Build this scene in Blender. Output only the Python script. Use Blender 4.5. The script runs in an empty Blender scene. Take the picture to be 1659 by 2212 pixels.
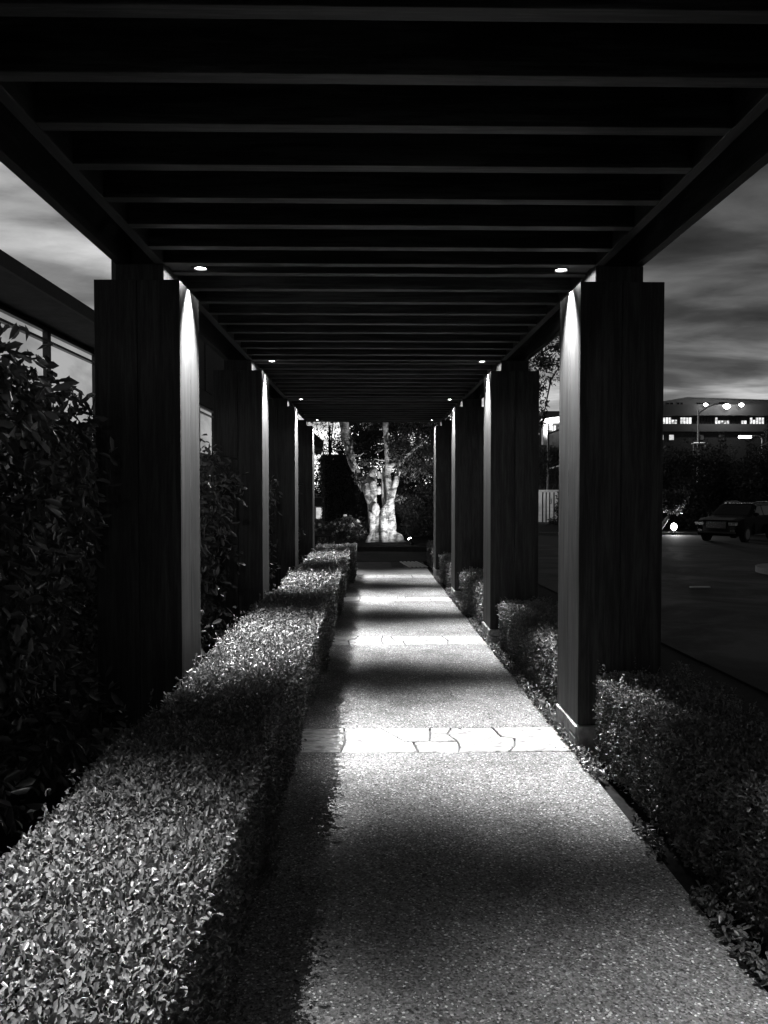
import bpy, bmesh, math, random
import numpy as np
from mathutils import Vector, Matrix, noise as mnoise

random.seed(7)
RNG = np.random.default_rng(11)
SC = bpy.context.scene
COL = SC.collection

# ------------------------------------------------------------------ camera
U = 0.0027                       # one photo unit in metres
F = 1660.0
TM = F * U                       # metres per unit of t (first column front at t = 1)
CAMZ = 570 * U
cam_d = bpy.data.cameras.new('camera')
cam = bpy.data.objects.new('camera', cam_d)
COL.objects.link(cam)
cam.location = (0, 0, CAMZ)
cam.rotation_euler = (math.radians(90 - 1.62), 0, math.radians(-0.95))
cam_d.sensor_fit = 'HORIZONTAL'
cam_d.sensor_width = 36.0
cam_d.lens = 36.02
cam_d.clip_start = 0.05
cam_d.clip_end = 2000
SC.camera = cam

# ------------------------------------------------------------------ world: dusk sky with cloud banks
W = bpy.data.worlds.new('World')
SC.world = W
W.use_nodes = True
nt = W.node_tree
nt.nodes.clear()


def N(nt, typ, **kw):
    n = nt.nodes.new(typ)
    for k, v in kw.items():
        setattr(n, k, v)
    return n


def mathn(nt, op, a, b=None, c=None, clamp=False):
    n = nt.nodes.new('ShaderNodeMath')
    n.operation = op
    n.use_clamp = clamp
    for i, v in enumerate((a, b, c)):
        if v is None:
            continue
        if isinstance(v, (int, float)):
            n.inputs[i].default_value = v
        else:
            nt.links.new(v, n.inputs[i])
    return n.outputs[0]


def ramp(nt, fac, stops, interp='LINEAR'):
    n = nt.nodes.new('ShaderNodeValToRGB')
    n.color_ramp.interpolation = interp
    els = n.color_ramp.elements
    while len(els) > 1:
        els.remove(els[-1])
    els[0].position = stops[0][0]
    els[0].color = (stops[0][1],) * 3 + (1,)
    for p, v in stops[1:]:
        e = els.new(p)
        e.color = (v, v, v, 1)
    nt.links.new(fac, n.inputs[0])
    return n.outputs[0]


tc = N(nt, 'ShaderNodeTexCoord')
sep = N(nt, 'ShaderNodeSeparateXYZ')
nt.links.new(tc.outputs['Generated'], sep.inputs[0])
zz = mathn(nt, 'MAXIMUM', sep.outputs[2], 0.0)
grad = ramp(nt, zz, [(0.0, 1.7), (0.10, 1.35), (0.122, .85), (0.15, .42), (0.20, .25), (0.30, .19), (0.42, .14), (0.6, .05), (1.0, .025)])
azf = mathn(nt, 'MULTIPLY_ADD', sep.outputs[0], -2.2, 1.2)
azf = mathn(nt, 'MINIMUM', mathn(nt, 'MAXIMUM', azf, .44), 2.5)
den = mathn(nt, 'ADD', zz, 0.10)
cx = mathn(nt, 'DIVIDE', sep.outputs[0], den)
cy = mathn(nt, 'DIVIDE', sep.outputs[1], den)
comb = N(nt, 'ShaderNodeCombineXYZ')
nt.links.new(mathn(nt, 'MULTIPLY', cx, .8), comb.inputs[0])
nt.links.new(mathn(nt, 'MULTIPLY', cy, 1.3), comb.inputs[1])
cn = N(nt, 'ShaderNodeTexNoise')
cn.inputs['Scale'].default_value = 1.25
cn.inputs['Detail'].default_value = 7
cn.inputs['Roughness'].default_value = .5
cn.inputs['Distortion'].default_value = .35
nt.links.new(comb.outputs[0], cn.inputs['Vector'])
clouds = ramp(nt, cn.outputs['Fac'], [(.34, .28), (.45, .55), (.52, 1.0), (.62, 1.55)])
cn2 = N(nt, 'ShaderNodeTexNoise')
cn2.inputs['Scale'].default_value = 3.6
cn2.inputs['Detail'].default_value = 9
cn2.inputs['Roughness'].default_value = .62
cn2.inputs['Distortion'].default_value = .6
nt.links.new(comb.outputs[0], cn2.inputs['Vector'])
wisps = ramp(nt, cn2.outputs['Fac'], [(.32, .82), (.5, 1.0), (.68, 1.16)])
lum = mathn(nt, 'MULTIPLY', mathn(nt, 'MULTIPLY', mathn(nt, 'MULTIPLY', grad, azf), clouds), wisps)
back = mathn(nt, 'MULTIPLY_ADD', sep.outputs[1], .5, .6)      # dusk glow is ahead, dimmer behind
back = mathn(nt, 'MINIMUM', mathn(nt, 'MAXIMUM', back, .2), 1.0)
lum = mathn(nt, 'MULTIPLY', lum, back)
bg = N(nt, 'ShaderNodeBackground')
nt.links.new(lum, bg.inputs['Color'])
bg.inputs['Strength'].default_value = 1.0
wo = N(nt, 'ShaderNodeOutputWorld')
nt.links.new(bg.outputs[0], wo.inputs[0])

SC.view_settings.view_transform = 'Standard'
SC.view_settings.look = 'None'
SC.view_settings.exposure = 0
SC.view_settings.gamma = 1
SC.view_settings.use_curve_mapping = False
SC.cycles.max_bounces = 6
SC.cycles.diffuse_bounces = 3
SC.cycles.glossy_bounces = 3
SC.cycles.transparent_max_bounces = 6
SC.cycles.sample_clamp_indirect = 3.0
SC.cycles.use_denoising = True

LAMP_W = 1700.0

# ------------------------------------------------------------------ helpers


def PX(x, y, t):
    """photo pixel (1659 px wide) at depth t -> world point"""
    return Vector(((x - 802) * t * U, t * TM, CAMZ - (y - 1059) * t * U))


Y1 = TM
YFLAT = 3.4 * TM
SLOPE = 19 / F


def gz(y):
    return -(min(y, YFLAT) - Y1) * SLOPE


def rz(y):
    return -.15 - .0175 * (min(max(y, -20), 62) - 4)


def G(x, y):
    if x <= 1.9:
        return gz(y)
    if x >= 3.4:
        return rz(y)
    k = (x - 1.9) / 1.5
    return gz(y) * (1 - k) + rz(y) * k


def mesh_from(verts, faces, name):
    me = bpy.data.meshes.new(name)
    me.from_pydata([tuple(v) for v in verts], [], faces)
    me.update()
    return me


def link(name, me, m=None, parent=None, loc=None):
    o = bpy.data.objects.new(name, me)
    COL.objects.link(o)
    if m is not None and me is not None and len(me.materials) == 0:
        me.materials.append(m)
    if parent is not None:
        o.parent = parent
    if loc is not None:
        o.location = loc
    return o


def tag(o, label=None, cat=None, group=None, kind=None):
    for k, v in (('label', label), ('category', cat), ('group', group), ('kind', kind)):
        if v:
            o[k] = v
    return o


def thing(name, label, cat, loc=(0, 0, 0), rz_=0, group=None):
    o = bpy.data.objects.new(name, None)
    COL.objects.link(o)
    o.location = loc
    o.rotation_euler = (0, 0, rz_)
    return tag(o, label, cat, group)


class MB:
    def __init__(s):
        s.v = []
        s.f = []

    def add(s, vs, fs):
        b = len(s.v)
        s.v += [tuple(v) for v in vs]
        s.f += [tuple(i + b for i in f) for f in fs]
        return s

    def box(s, x0, x1, y0, y1, z0, z1):
        vs = [(x0, y0, z0), (x1, y0, z0), (x1, y1, z0), (x0, y1, z0), (x0, y0, z1), (x1, y0, z1), (x1, y1, z1), (x0, y1, z1)]
        return s.add(vs, [(0, 3, 2, 1), (4, 5, 6, 7), (0, 1, 5, 4), (1, 2, 6, 5), (2, 3, 7, 6), (3, 0, 4, 7)])

    def tube(s, pts, rad, n=10, caps=True):
        pts = [Vector(p) for p in pts]
        if not hasattr(rad, '__len__'):
            rad = [rad] * len(pts)
        rings = []
        base = len(s.v)
        for i, p in enumerate(pts):
            d = (pts[min(i + 1, len(pts) - 1)] - pts[max(i - 1, 0)]).normalized()
            a = Vector((0, 0, 1)) if abs(d.z) < .9 else Vector((1, 0, 0))
            e1 = d.cross(a).normalized()
            e2 = d.cross(e1)
            for k in range(n):
                th = 2 * math.pi * k / n
                s.v.append(tuple(p + (e1 * math.cos(th) + e2 * math.sin(th)) * rad[i]))
        for i in range(len(pts) - 1):
            for k in range(n):
                a, b = base + i * n + k, base + i * n + (k + 1) % n
                s.f.append((a, b, b + n, a + n))
        if caps:
            s.f.append(tuple(base + k for k in range(n))[::-1])
            s.f.append(tuple(base + (len(pts) - 1) * n + k for k in range(n)))
        return s

    def build(s, name, m, parent=None, loc=None, bevel=0, smooth=False):
        me = mesh_from(s.v, s.f, name)
        bm = bmesh.new()
        bm.from_mesh(me)
        bmesh.ops.recalc_face_normals(bm, faces=bm.faces)
        if bevel:
            bmesh.ops.bevel(bm, geom=list(bm.edges), offset=bevel, segments=1, affect='EDGES', clamp_overlap=True)
        if smooth:
            for f in bm.faces:
                f.smooth = True
        bm.to_mesh(me)
        bm.free()
        return link(name, me, m, parent, loc)


# ------------------------------------------------------------------ materials (the place is seen in black and white, so all greys)
def newmat(name, rough=.7, spec=.4):
    m = bpy.data.materials.new(name)
    m.use_nodes = True
    t = m.node_tree
    b = t.nodes['Principled BSDF']
    b.inputs['Roughness'].default_value = rough
    b.inputs['Specular IOR Level'].default_value = spec
    return m, t, b


def coords(t, scale=(1, 1, 1), rnd=False, which='Object'):
    c = N(t, 'ShaderNodeTexCoord')
    mp = N(t, 'ShaderNodeMapping')
    mp.inputs['Scale'].default_value = scale
    t.links.new(c.outputs[which], mp.inputs['Vector'])
    if rnd:
        oi = N(t, 'ShaderNodeObjectInfo')
        k = mathn(t, 'MULTIPLY', oi.outputs['Random'], 37.0)
        cmb = N(t, 'ShaderNodeCombineXYZ')
        for i in range(3):
            t.links.new(k, cmb.inputs[i])
        t.links.new(cmb.outputs[0], mp.inputs['Location'])
    return mp.outputs[0]


def noise(t, vec, scale, detail=4, rough=.55, dist=0):
    n = N(t, 'ShaderNodeTexNoise')
    n.inputs['Scale'].default_value = scale
    n.inputs['Detail'].default_value = detail
    n.inputs['Roughness'].default_value = rough
    n.inputs['Distortion'].default_value = dist
    t.links.new(vec, n.inputs['Vector'])
    return n.outputs['Fac']


def bump(t, b, h, strength=.4, dist=.01):
    n = N(t, 'ShaderNodeBump')
    n.inputs['Strength'].default_value = strength
    n.inputs['Distance'].default_value = dist
    t.links.new(h, n.inputs['Height'])
    t.links.new(n.outputs[0], b.inputs['Normal'])


def wood(name, axis, lo, hi, rough=.55):
    m, t, b = newmat(name, rough, .35)
    sc = [26, 26, 26]
    sc[axis] = 1.1
    v = coords(t, sc, rnd=True)
    g = noise(t, v, 1.0, 6, .6, .8)
    sc2 = [5, 5, 5]
    sc2[axis] = .45
    v2 = coords(t, sc2, rnd=True)
    g2 = noise(t, v2, 1.0, 5, .6, 3.0)
    sc3 = [90, 90, 90]
    sc3[axis] = 5
    g3 = noise(t, coords(t, sc3, rnd=True), 1.0, 3, .7, .3)
    mix = mathn(t, 'ADD', mathn(t, 'MULTIPLY', g, .35), mathn(t, 'ADD', mathn(t, 'MULTIPLY', g2, .35), mathn(t, 'MULTIPLY', g3, .30)))
    c = ramp(t, mix, [(.36, lo * .4), (.47, lo), (.54, hi), (.64, hi * 1.5)])
    t.links.new(c, b.inputs['Base Color'])
    bump(t, b, mix, .35, .004)
    return m


M = {}
M['column'] = wood('stained_wood_upright', 2, .022, .042, .65)
M['beam'] = wood('stained_wood_beam', 1, .018, .030)
M['joist'] = wood('stained_wood_joist', 0, .016, .044)
m, t, b = newmat('roof_deck')
b.inputs['Base Color'].default_value = (.02, .02, .02, 1)
M['deck'] = m


def plain(name, v, rough=.6, spec=.4, metal=0, sc=8, amp=.25):
    m, t, b = newmat(name, rough, spec)
    vec = coords(t, (1, 1, 1), rnd=True)
    f = noise(t, vec, sc, 4)
    c = ramp(t, f, [(.3, v * (1 - amp)), (.7, v * (1 + amp))])
    t.links.new(c, b.inputs['Base Color'])
    b.inputs['Metallic'].default_value = metal
    M[name] = m
    return m


# exposed aggregate concrete
m, t, b = newmat('exposed_aggregate', .8, .25)
v = coords(t)
vor = N(t, 'ShaderNodeTexVoronoi')
vor.inputs['Scale'].default_value = 150
t.links.new(v, vor.inputs['Vector'])
hsv = N(t, 'ShaderNodeSeparateColor')
t.links.new(vor.outputs['Color'], hsv.inputs[0])
peb = ramp(t, hsv.outputs[0], [(.0, .06), (.12, .11), (.45, .19), (.8, .26), (.94, .38), (1.0, .9)])
vor2 = N(t, 'ShaderNodeTexVoronoi')
vor2.inputs['Scale'].default_value = 95
t.links.new(v, vor2.inputs['Vector'])
hs2 = N(t, 'ShaderNodeSeparateColor')
t.links.new(vor2.outputs['Color'], hs2.inputs[0])
dk = ramp(t, hs2.outputs[1], [(0, .35), (.10, .75), (.3, .95), (1, 1.05)])
stain = ramp(t, noise(t, v, 2.2, 6, .6), [(.3, .55), (.46, .92), (.55, 1.04), (.7, 1.3)])
mx = N(t, 'ShaderNodeMix', data_type='RGBA', blend_type='MULTIPLY')
mx.inputs[0].default_value = 1
t.links.new(peb, mx.inputs[6])
t.links.new(dk, mx.inputs[7])
mx2 = N(t, 'ShaderNodeMix', data_type='RGBA', blend_type='MULTIPLY')
mx2.inputs[0].default_value = 1
t.links.new(mx.outputs[2], mx2.inputs[6])
t.links.new(stain, mx2.inputs[7])
t.links.new(mx2.outputs[2], b.inputs['Base Color'])
bump(t, b, vor.outputs['Distance'], .55, .004)
M['aggregate'] = m

# flagstone
m, t, b = newmat('flagstone', .7, .3)
v = coords(t, (1, 2.2, 1), rnd=True)
n1 = noise(t, v, 9, 7, .62, .8)
n2 = noise(t, v, 30, 5, .6, .4)
c = ramp(t, mathn(t, 'ADD', mathn(t, 'MULTIPLY', n1, .7), mathn(t, 'MULTIPLY', n2, .3)),
         [(.36, .10), (.44, .24), (.52, .40), (.66, .55)])
t.links.new(c, b.inputs['Base Color'])
bump(t, b, n1, .9, .012)
M['flag'] = m
plain('mortar', .16, .9, .2, 0, 30, .2)
plain('smooth_concrete', .13, .85, .2, 0, 5, .2)
plain('dark_kerb', .05, .9, .2, 0, 12, .2)
plain('grey_kerb', .30, .85, .2, 0, 12, .2)

# asphalt
m, t, b = newmat('asphalt', .62, .25)
v = coords(t)
a1 = noise(t, v, .25, 5, .6)
a2 = noise(t, v, 60, 3, .6)
c = ramp(t, mathn(t, 'ADD', mathn(t, 'MULTIPLY', a1, .6), mathn(t, 'MULTIPLY', a2, .4)), [(.35, .010), (.65, .026)])
t.links.new(c, b.inputs['Base Color'])
bump(t, b, a2, .4, .006)
rr = ramp(t, noise(t, coords(t, (.6, .6, 1)), .7, 6, .7, 1.0), [(.42, .66), (.6, .9)])
t.links.new(rr, b.inputs['Roughness'])
M['asphalt'] = m
plain('soil', .015, .95, .1, 0, 25, .4)
plain('plinth_stone', .36, .8, .25, 0, 18, .45)
plain('dark_metal', .03, .4, .5, .6)
plain('pole_metal', .35, .45, .5, .5)
plain('worn_white_metal', .45, .7, .3, 0, 1.5, .3)
plain('white_paint', .72, .6, .3, 0, 6, .12)
plain('stucco', .07, .9, .2, 0, 30, .15)
plain('dark_wall', .05, .9, .2, 0, 6, .3)
plain('roof_grey', .10, .8, .2, 0, 3, .2)
plain('white_stucco', .10, .85, .2, 0, .15, .25)
plain('concrete_panel', .08, .85, .2, 0, .15, .25)
plain('car_paint', .003, .12, .18, 0, 3, .1)
plain('car_trim', .015, .5, .4, 0)
plain('chrome', .6, .15, .5, 1)
plain('tyre', .02, .8, .2, 0)
plain('dark_glass', .01, .06, .35, 0, 3, .1)
plain('twig', .10, .8, .2, 0, 20, .3)
plain('petal', .8, .6, .3, 0, 20, .1)


def leafmat(name, lo, hi, rough=.4, trans=.25, spec=.5):
    m, t, b = newmat(name, rough, spec)
    g = N(t, 'ShaderNodeNewGeometry')
    c = ramp(t, g.outputs['Random Per Island'], [(0, lo), (.7, (lo + hi) / 2), (1, hi)])
    t.links.new(c, b.inputs['Base Color'])
    tr = N(t, 'ShaderNodeBsdfTranslucent')
    t.links.new(c, tr.inputs['Color'])
    mix = N(t, 'ShaderNodeMixShader')
    mix.inputs[0].default_value = trans
    out = t.nodes['Material Output']
    t.links.new(b.outputs[0], mix.inputs[1])
    t.links.new(tr.outputs[0], mix.inputs[2])
    t.links.new(mix.outputs[0], out.inputs[0])
    M[name] = m
    return m


leafmat('box_leaf', .09, .26, .34, .10)
leafmat('shrub_leaf', .05, .16, .28, .1)
leafmat('tree_leaf', .05, .14, .45, .15)
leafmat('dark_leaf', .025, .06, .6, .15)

# bark of the pale tree
m, t, b = newmat('pale_bark', .75, .25)
v = coords(t)
b1 = noise(t, v, 3.5, 6, .65, .5)
v3 = coords(t, (4, 4, 19))
b3 = noise(t, v3, 1.0, 4, .6, .6)
mixv = mathn(t, 'ADD', mathn(t, 'MULTIPLY', b1, .72), mathn(t, 'MULTIPLY', b3, .28))
c = ramp(t, mixv, [(.39, .05), (.46, .20), (.52, .46), (.62, .66)])
t.links.new(c, b.inputs['Base Color'])
bump(t, b, mixv, 1.0, .06)
M['bark'] = m
plain('dark_bark', .07, .9, .2, 0, 12, .4)


def emit(name, s, texture=None):
    m = bpy.data.materials.new(name)
    m.use_nodes = True
    t = m.node_tree
    t.nodes.clear()
    e = N(t, 'ShaderNodeEmission')
    e.inputs['Strength'].default_value = s
    e.inputs['Color'].default_value = (1, 1, 1, 1)
    if texture:
        v = coords(t, texture[1], rnd=True)
        c = ramp(t, noise(t, v, texture[0], 4, .6), [(.35, texture[2]), (.6, 1.0)])
        t.links.new(c, e.inputs['Color'])
    o = N(t, 'ShaderNodeOutputMaterial')
    t.links.new(e.outputs[0], o.inputs[0])
    M[name] = m
    return m


emit('lens_glow', 30)
emit('window_bright', 1.3, (1.1, (1, 1, 1.5), .12))
emit('window_dim', .05, (1.2, (1, 1, 1), .15))
emit('clerestory_glow', .42, (1.4, (1, .5, 1.6), .62))
emit('lantern_glow', 14)
emit('house_pane', .75, (4, (1, 1, 1), .6))


def downlamp(name, loc, power, sigma, spill=.010, rad=.012):
    """recessed narrow-beam downlight: flat-topped beam plus a little wide spill, by angle from straight down"""
    d = bpy.data.lights.new(name, 'SPOT')
    d.energy = power
    d.spot_size = math.radians(168)
    d.spot_blend = .1
    d.shadow_soft_size = rad
    d.use_nodes = True
    t = d.node_tree
    e = [n for n in t.nodes if n.type == 'EMISSION'][0]
    g = N(t, 'ShaderNodeNewGeometry')
    sx = N(t, 'ShaderNodeSeparateXYZ')
    t.links.new(g.outputs['Incoming'], sx.inputs[0])
    th = mathn(t, 'ARCCOSINE', mathn(t, 'MINIMUM', mathn(t, 'ABSOLUTE', sx.outputs[2]), 1.0))
    q = mathn(t, 'POWER', mathn(t, 'DIVIDE', th, math.radians(sigma)), 6.0)
    f = mathn(t, 'POWER', math.e, mathn(t, 'MULTIPLY', q, -1.0))
    wide = mathn(t, 'DIVIDE', mathn(t, 'SUBTRACT', th, math.radians(36)), math.radians(20), clamp=True)
    f = mathn(t, 'ADD', f, mathn(t, 'MULTIPLY', wide, spill))
    t.links.new(f, e.inputs['Strength'])
    o = bpy.data.objects.new(name, d)
    COL.objects.link(o)
    o.location = loc
    return o


def spot(name, loc, target, power, size=75, blend=.9, rad=.025, parent=None):
    d = bpy.data.lights.new(name, 'SPOT')
    d.energy = power
    d.spot_size = math.radians(size)
    d.spot_blend = blend
    d.shadow_soft_size = rad
    o = bpy.data.objects.new(name, d)
    COL.objects.link(o)
    o.location = loc
    dv = Vector(target) - Vector(loc)
    o.rotation_euler = dv.to_track_quat('-Z', 'Y').to_euler()
    if parent is not None:
        o.parent = parent
        o.matrix_parent_inverse = parent.matrix_world.inverted()
    return o


# ------------------------------------------------------------------ leaf clouds
def leaf_mesh(name, P, D, Nn, L, Wd, m, parent=None, kind=None, fold=.25):
    """P base points, D leaf axis, Nn leaf normal; each leaf two folded quads"""
    n = len(P)
    D = D / np.linalg.norm(D, axis=1, keepdims=True)
    S = np.cross(D, Nn)
    S /= (np.linalg.norm(S, axis=1, keepdims=True) + 1e-9)
    Nn = np.cross(S, D)
    L = np.broadcast_to(L, (n,))[:, None]
    Wd = np.broadcast_to(Wd, (n,))[:, None] * .5
    up = Nn * (Wd * fold * 2)
    droop = -Nn * (L * .12)
    v = np.empty((n, 6, 3))
    v[:, 0] = P
    v[:, 1] = P + D * L * .34 + S * Wd * .72 + up * .7
    v[:, 2] = P + D * L * .76 + S * Wd * .86 + up * .7 + droop * .4
    v[:, 3] = P + D * L + droop
    v[:, 4] = P + D * L * .76 - S * Wd * .86 + up * .7 + droop * .4
    v[:, 5] = P + D * L * .34 - S * Wd * .72 + up * .7
    me = bpy.data.meshes.new(name)
    me.vertices.add(n * 6)
    me.vertices.foreach_set('co', v.reshape(-1).astype(np.float32))
    idx = np.array([0, 1, 2, 3, 0, 3, 4, 5])
    li = (np.arange(n)[:, None] * 6 + idx[None, :]).reshape(-1).astype(np.int32)
    me.loops.add(n * 8)
    me.loops.foreach_set('vertex_index', li)
    me.polygons.add(n * 2)
    me.polygons.foreach_set('loop_start', np.arange(0, n * 8, 4, dtype=np.int32))
    me.update(calc_edges=True)
    o = link(name, me, m, parent)
    if kind:
        o['kind'] = kind
    return o


def rand_unit(n):
    v = RNG.normal(size=(n, 3))
    return v / np.linalg.norm(v, axis=1, keepdims=True)


_k = RNG.normal(size=(10, 3)) * np.array([1, 1, 1])
_ph = RNG.uniform(0, 6.28, 10)


def lump(P, s):
    """cheap smooth noise -1..1"""
    a = np.zeros(len(P))
    for i in range(10):
        a += np.sin(P @ (_k[i] * s) + _ph[i])
    return a / 4.5


def blob_leaves(centres, radii, n, L, squash=.85, shell=.55, up=.3):
    """leaf bases through the outer volume of ellipsoids, denser near the skin; returns P, D, N"""
    radii = np.asarray(radii, float)
    centres = np.asarray(centres, float)
    w = radii ** 2
    which = RNG.choice(len(radii), n, p=w / w.sum())
    d = rand_unit(n)
    r = radii[which] * (shell + (1 - shell) * RNG.random(n) ** .6)
    P = centres[which] + d * r[:, None] * np.array([1, 1, squash])
    P += lump(P, 2.2 / max(radii.mean(), .1))[:, None] * d * radii[which][:, None] * .18
    D = d * .6 + rand_unit(n) * .9
    Nn = rand_unit(n) + np.array([0, 0, up])
    return P, D, Nn


# ------------------------------------------------------------------ ground, road, path
xs = [-400, -60, -20, -8, -4, -2, 0, 1.9, 2.4, 2.9, 3.4, 6, 12, 30, 80, 400]
ys = [-30, -5, 0, 5, 10, YFLAT, 20, 25, 30, 40, 62, 100, 200, 600]
vs, fs = [], []
for y in ys:
    for x in xs:
        vs.append((x, y, G(x, y) - .03))
nx = len(xs)
for j in range(len(ys) - 1):
    for i in range(nx - 1):
        a = j * nx + i
        fs.append((a, a + 1, a + 1 + nx, a + nx))
tag(link('ground', mesh_from(vs, fs, 'ground'), M['soil']), 'dark bare soil around the hedges and walkway', kind='structure')


def sheet(name, x0, x1, yl, off, m):
    vs, fs = [], []
    yl = sorted(set(yl))
    for y in yl:
        for x in (x0, x1):
            vs.append((x, y, G(x, y) + off))
    for j in range(len(yl) - 1):
        fs.append((2 * j, 2 * j + 1, 2 * j + 3, 2 * j + 2))
    return link(name, mesh_from(vs, fs, name), m)


tag(sheet('road', 3.41, 90, [-25, 4, 30.4], -.012, M['asphalt']), 'dark asphalt driveway beside the pergola', kind='structure')
plain('shaded_asphalt', .022, .8, .2, 0, 40, .4)  # same asphalt; its own tone stands for ground the street lamp leaves dim
tag(sheet('shaded_parking_bay', 3.41, 90, [30.4, 39.8], -.010, M['shaded_asphalt']), 'asphalt strip where the car is parked, shade put into its colour', kind='structure')
vs = [(x, y, G(x, y) + .006) for y in (3.98 * TM, 4.62 * TM) for x in (-14, 1.89)]
tag(link('crossing_road', mesh_from(vs, [(0, 1, 3, 2)], 'crossing_road'), M['asphalt']), 'dark asphalt lane crossing the end of the walkway', kind='structure')

XL, XR = -215 * U, 443 * U
path = bpy.data.objects.new('path', None)
path_me = mesh_from([(XL, -1.5, gz(-1.5) - .02), (XR, -1.5, gz(-1.5) - .02), (XR, YFLAT, gz(YFLAT) - .02), (XL, YFLAT, gz(YFLAT) - .02),
                     (XR, 3.98 * TM, gz(YFLAT) - .02), (XL, 3.98 * TM, gz(YFLAT) - .02)],
                    [(0, 1, 2, 3), (3, 2, 4, 5)], 'path')
path = link('path', path_me, M['mortar'])
tag(path, 'exposed aggregate walkway with pale flagstone bands', kind='structure')

BANDS = [(.252, .360), (.997, 1.104), (1.742, 1.849), (2.487, 2.594), (3.232, 3.339)]


def slab(y0, y1, name, m, parent, x0=XL, x1=XR, h=0.0):
    mb = MB()
    g = .004
    z0, z1 = gz(y0), gz(y1)
    vs = [(x0, y0 + g, z0 - .06), (x1, y0 + g, z0 - .06), (x1, y1 - g, z1 - .06), (x0, y1 - g, z1 - .06),
          (x0, y0 + g, z0 + h), (x1, y0 + g, z0 + h), (x1, y1 - g, z1 + h), (x0, y1 - g, z1 + h)]
    mb.add(vs, [(0, 3, 2, 1), (4, 5, 6, 7), (0, 1, 5, 4), (1, 2, 6, 5), (2, 3, 7, 6), (3, 0, 4, 7)])
    return mb.build(name, m, parent, bevel=.003)


edges = [-1.5] + [e * TM for bnd in BANDS for e in bnd] + [YFLAT + .01]
for i in range(0, len(edges), 2):
    if edges[i + 1] - edges[i] > .02:
        slab(edges[i], edges[i + 1], 'concrete_slab', M['aggregate'], path)
# landing beyond the pergola
slab(YFLAT + .01, 3.66 * TM, 'concrete_slab', M['smooth_concrete'], path)
slab(3.66 * TM, 3.97 * TM, 'concrete_slab', M['smooth_concrete'], path, XL, .42, 0)
slab(3.66 * TM, 3.97 * TM, 'concrete_slab', M['smooth_concrete'], path, .424, XR, 0)
# grooved ramp strips on the landing
for i in range(5):
    x = .82 + i * .088
    mb = MB()
    mb.add([(x, 3.68 * TM, gz(99) + .002), (x + .046, 3.68 * TM, gz(99) + .002), (x - .12, 3.95 * TM, gz(99) + .002), (x - .166, 3.95 * TM, gz(99) + .002),
            (x, 3.68 * TM, gz(99) + .022), (x + .046, 3.68 * TM, gz(99) + .022), (x - .12, 3.95 * TM, gz(99) + .022), (x - .166, 3.95 * TM, gz(99) + .022)],
           [(0, 3, 2, 1), (4, 5, 6, 7), (0, 1, 5, 4), (1, 2, 6, 5), (2, 3, 7, 6), (3, 0, 4, 7)])
    mb.build('ramp_rib', M['white_paint'], path)
for i in range(12):
    x = .45 + i * .022
    MB().box(x, x + .01, 3.68 * TM, 3.95 * TM, gz(99) + .001, gz(99) + .006).build('ramp_groove', M['dark_kerb'], path)

# flagstones, joints read off the nearest band
polys = [
    [(-120, 0), (255, 0), (262, .5), (270, 1), (-120, 1)],
    [(255, 0), (690, 0), (684, .4), (430, .46), (262, .5)],
    [(262, .5), (430, .46), (610, .4), (500, 1), (270, 1)],
    [(610, .4), (684, .4), (775, .42), (800, 1), (500, 1)],
    [(775, .42), (910, .41), (895, .72), (905, 1), (800, 1)],
    [(690, 0), (905, 0), (912, .2), (910, .41), (775, .42), (684, .4)],
    [(905, 0), (1200, 0), (1236, .2), (1245, .52), (1190, .6), (1150, 1), (905, 1), (895, .72), (910, .41), (912, .2)],
    [(1190, .6), (1545, .58), (1545, 1), (1150, 1)],
    [(1200, 0), (1545, 0), (1545, .58), (1190, .6), (1245, .52), (1236, .2)],
]


def inset(poly, d):
    n = len(poly)
    out = []
    for i in range(n):
        p0, p1, p2 = Vector(poly[i - 1]), Vector(poly[i]), Vector(poly[(i + 1) % n])
        e1, e2 = (p1 - p0).normalized(), (p2 - p1).normalized()
        n1, n2 = Vector((-e1.y, e1.x)), Vector((-e2.y, e2.x))
        bis = (n1 + n2)
        k = d / max(.35, (1 + n1.dot(n2)) / 2) / 2
        out.append(p1 + bis * k)
    return out


for bi, (t0, t1) in enumerate(BANDS):
    ya, yb = t0 * TM, t1 * TM
    for pi, poly in enumerate(polys):
        pts = []
        for cxx, vv in poly:
            X = (cxx * .4036 - 183) * U * 1.0
            X = (X - 443 * U) * .975 + 443 * U if cxx < 1500 else XR
            X = XL if cxx < 0 else X
            if bi % 2 == 0:
                X = XL + XR - X
            pts.append(Vector((X + (.018 * math.sin(cxx * 7.1 + vv * 31 + bi * 5.3) if 0 <= cxx < 1500 else 0), ya + (yb - ya) * vv)))
        if bi % 2 == 0:
            pts = pts[::-1]
        pts = inset(pts, .0065)
        lift = random.uniform(.001, .004)
        n = len(pts)
        c = sum(pts, Vector((0, 0))) / n
        vs = [(p.x, p.y, gz(p.y) - .04) for p in pts] + [(p.x, p.y, gz(p.y) + lift - .004) for p in pts]
        pin = inset(pts, .004)
        vs += [(p.x, p.y, gz(p.y) + lift) for p in pin]
        fs = [tuple(range(2 * n, 3 * n))]
        for k in range(n):
            k2 = (k + 1) % n
            fs += [(k, k2, n + k2, n + k), (n + k, n + k2, 2 * n + k2, 2 * n + k)]
        MB().add(vs, fs).build('flagstone', M['flag'], path)

# ------------------------------------------------------------------ pergola
pg = thing('pergola', 'long dark timber pergola walkway with paired square columns and close joists', 'pergola', (0, 0, 0))
ZT = CAMZ + 449 * U           # column top
ZB = CAMZ + 494 * U           # underside of beams and joists
JD = .235                     # joist depth
CW = 182 * U
NW = 106 * U
BT = 19.4 * U


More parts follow.
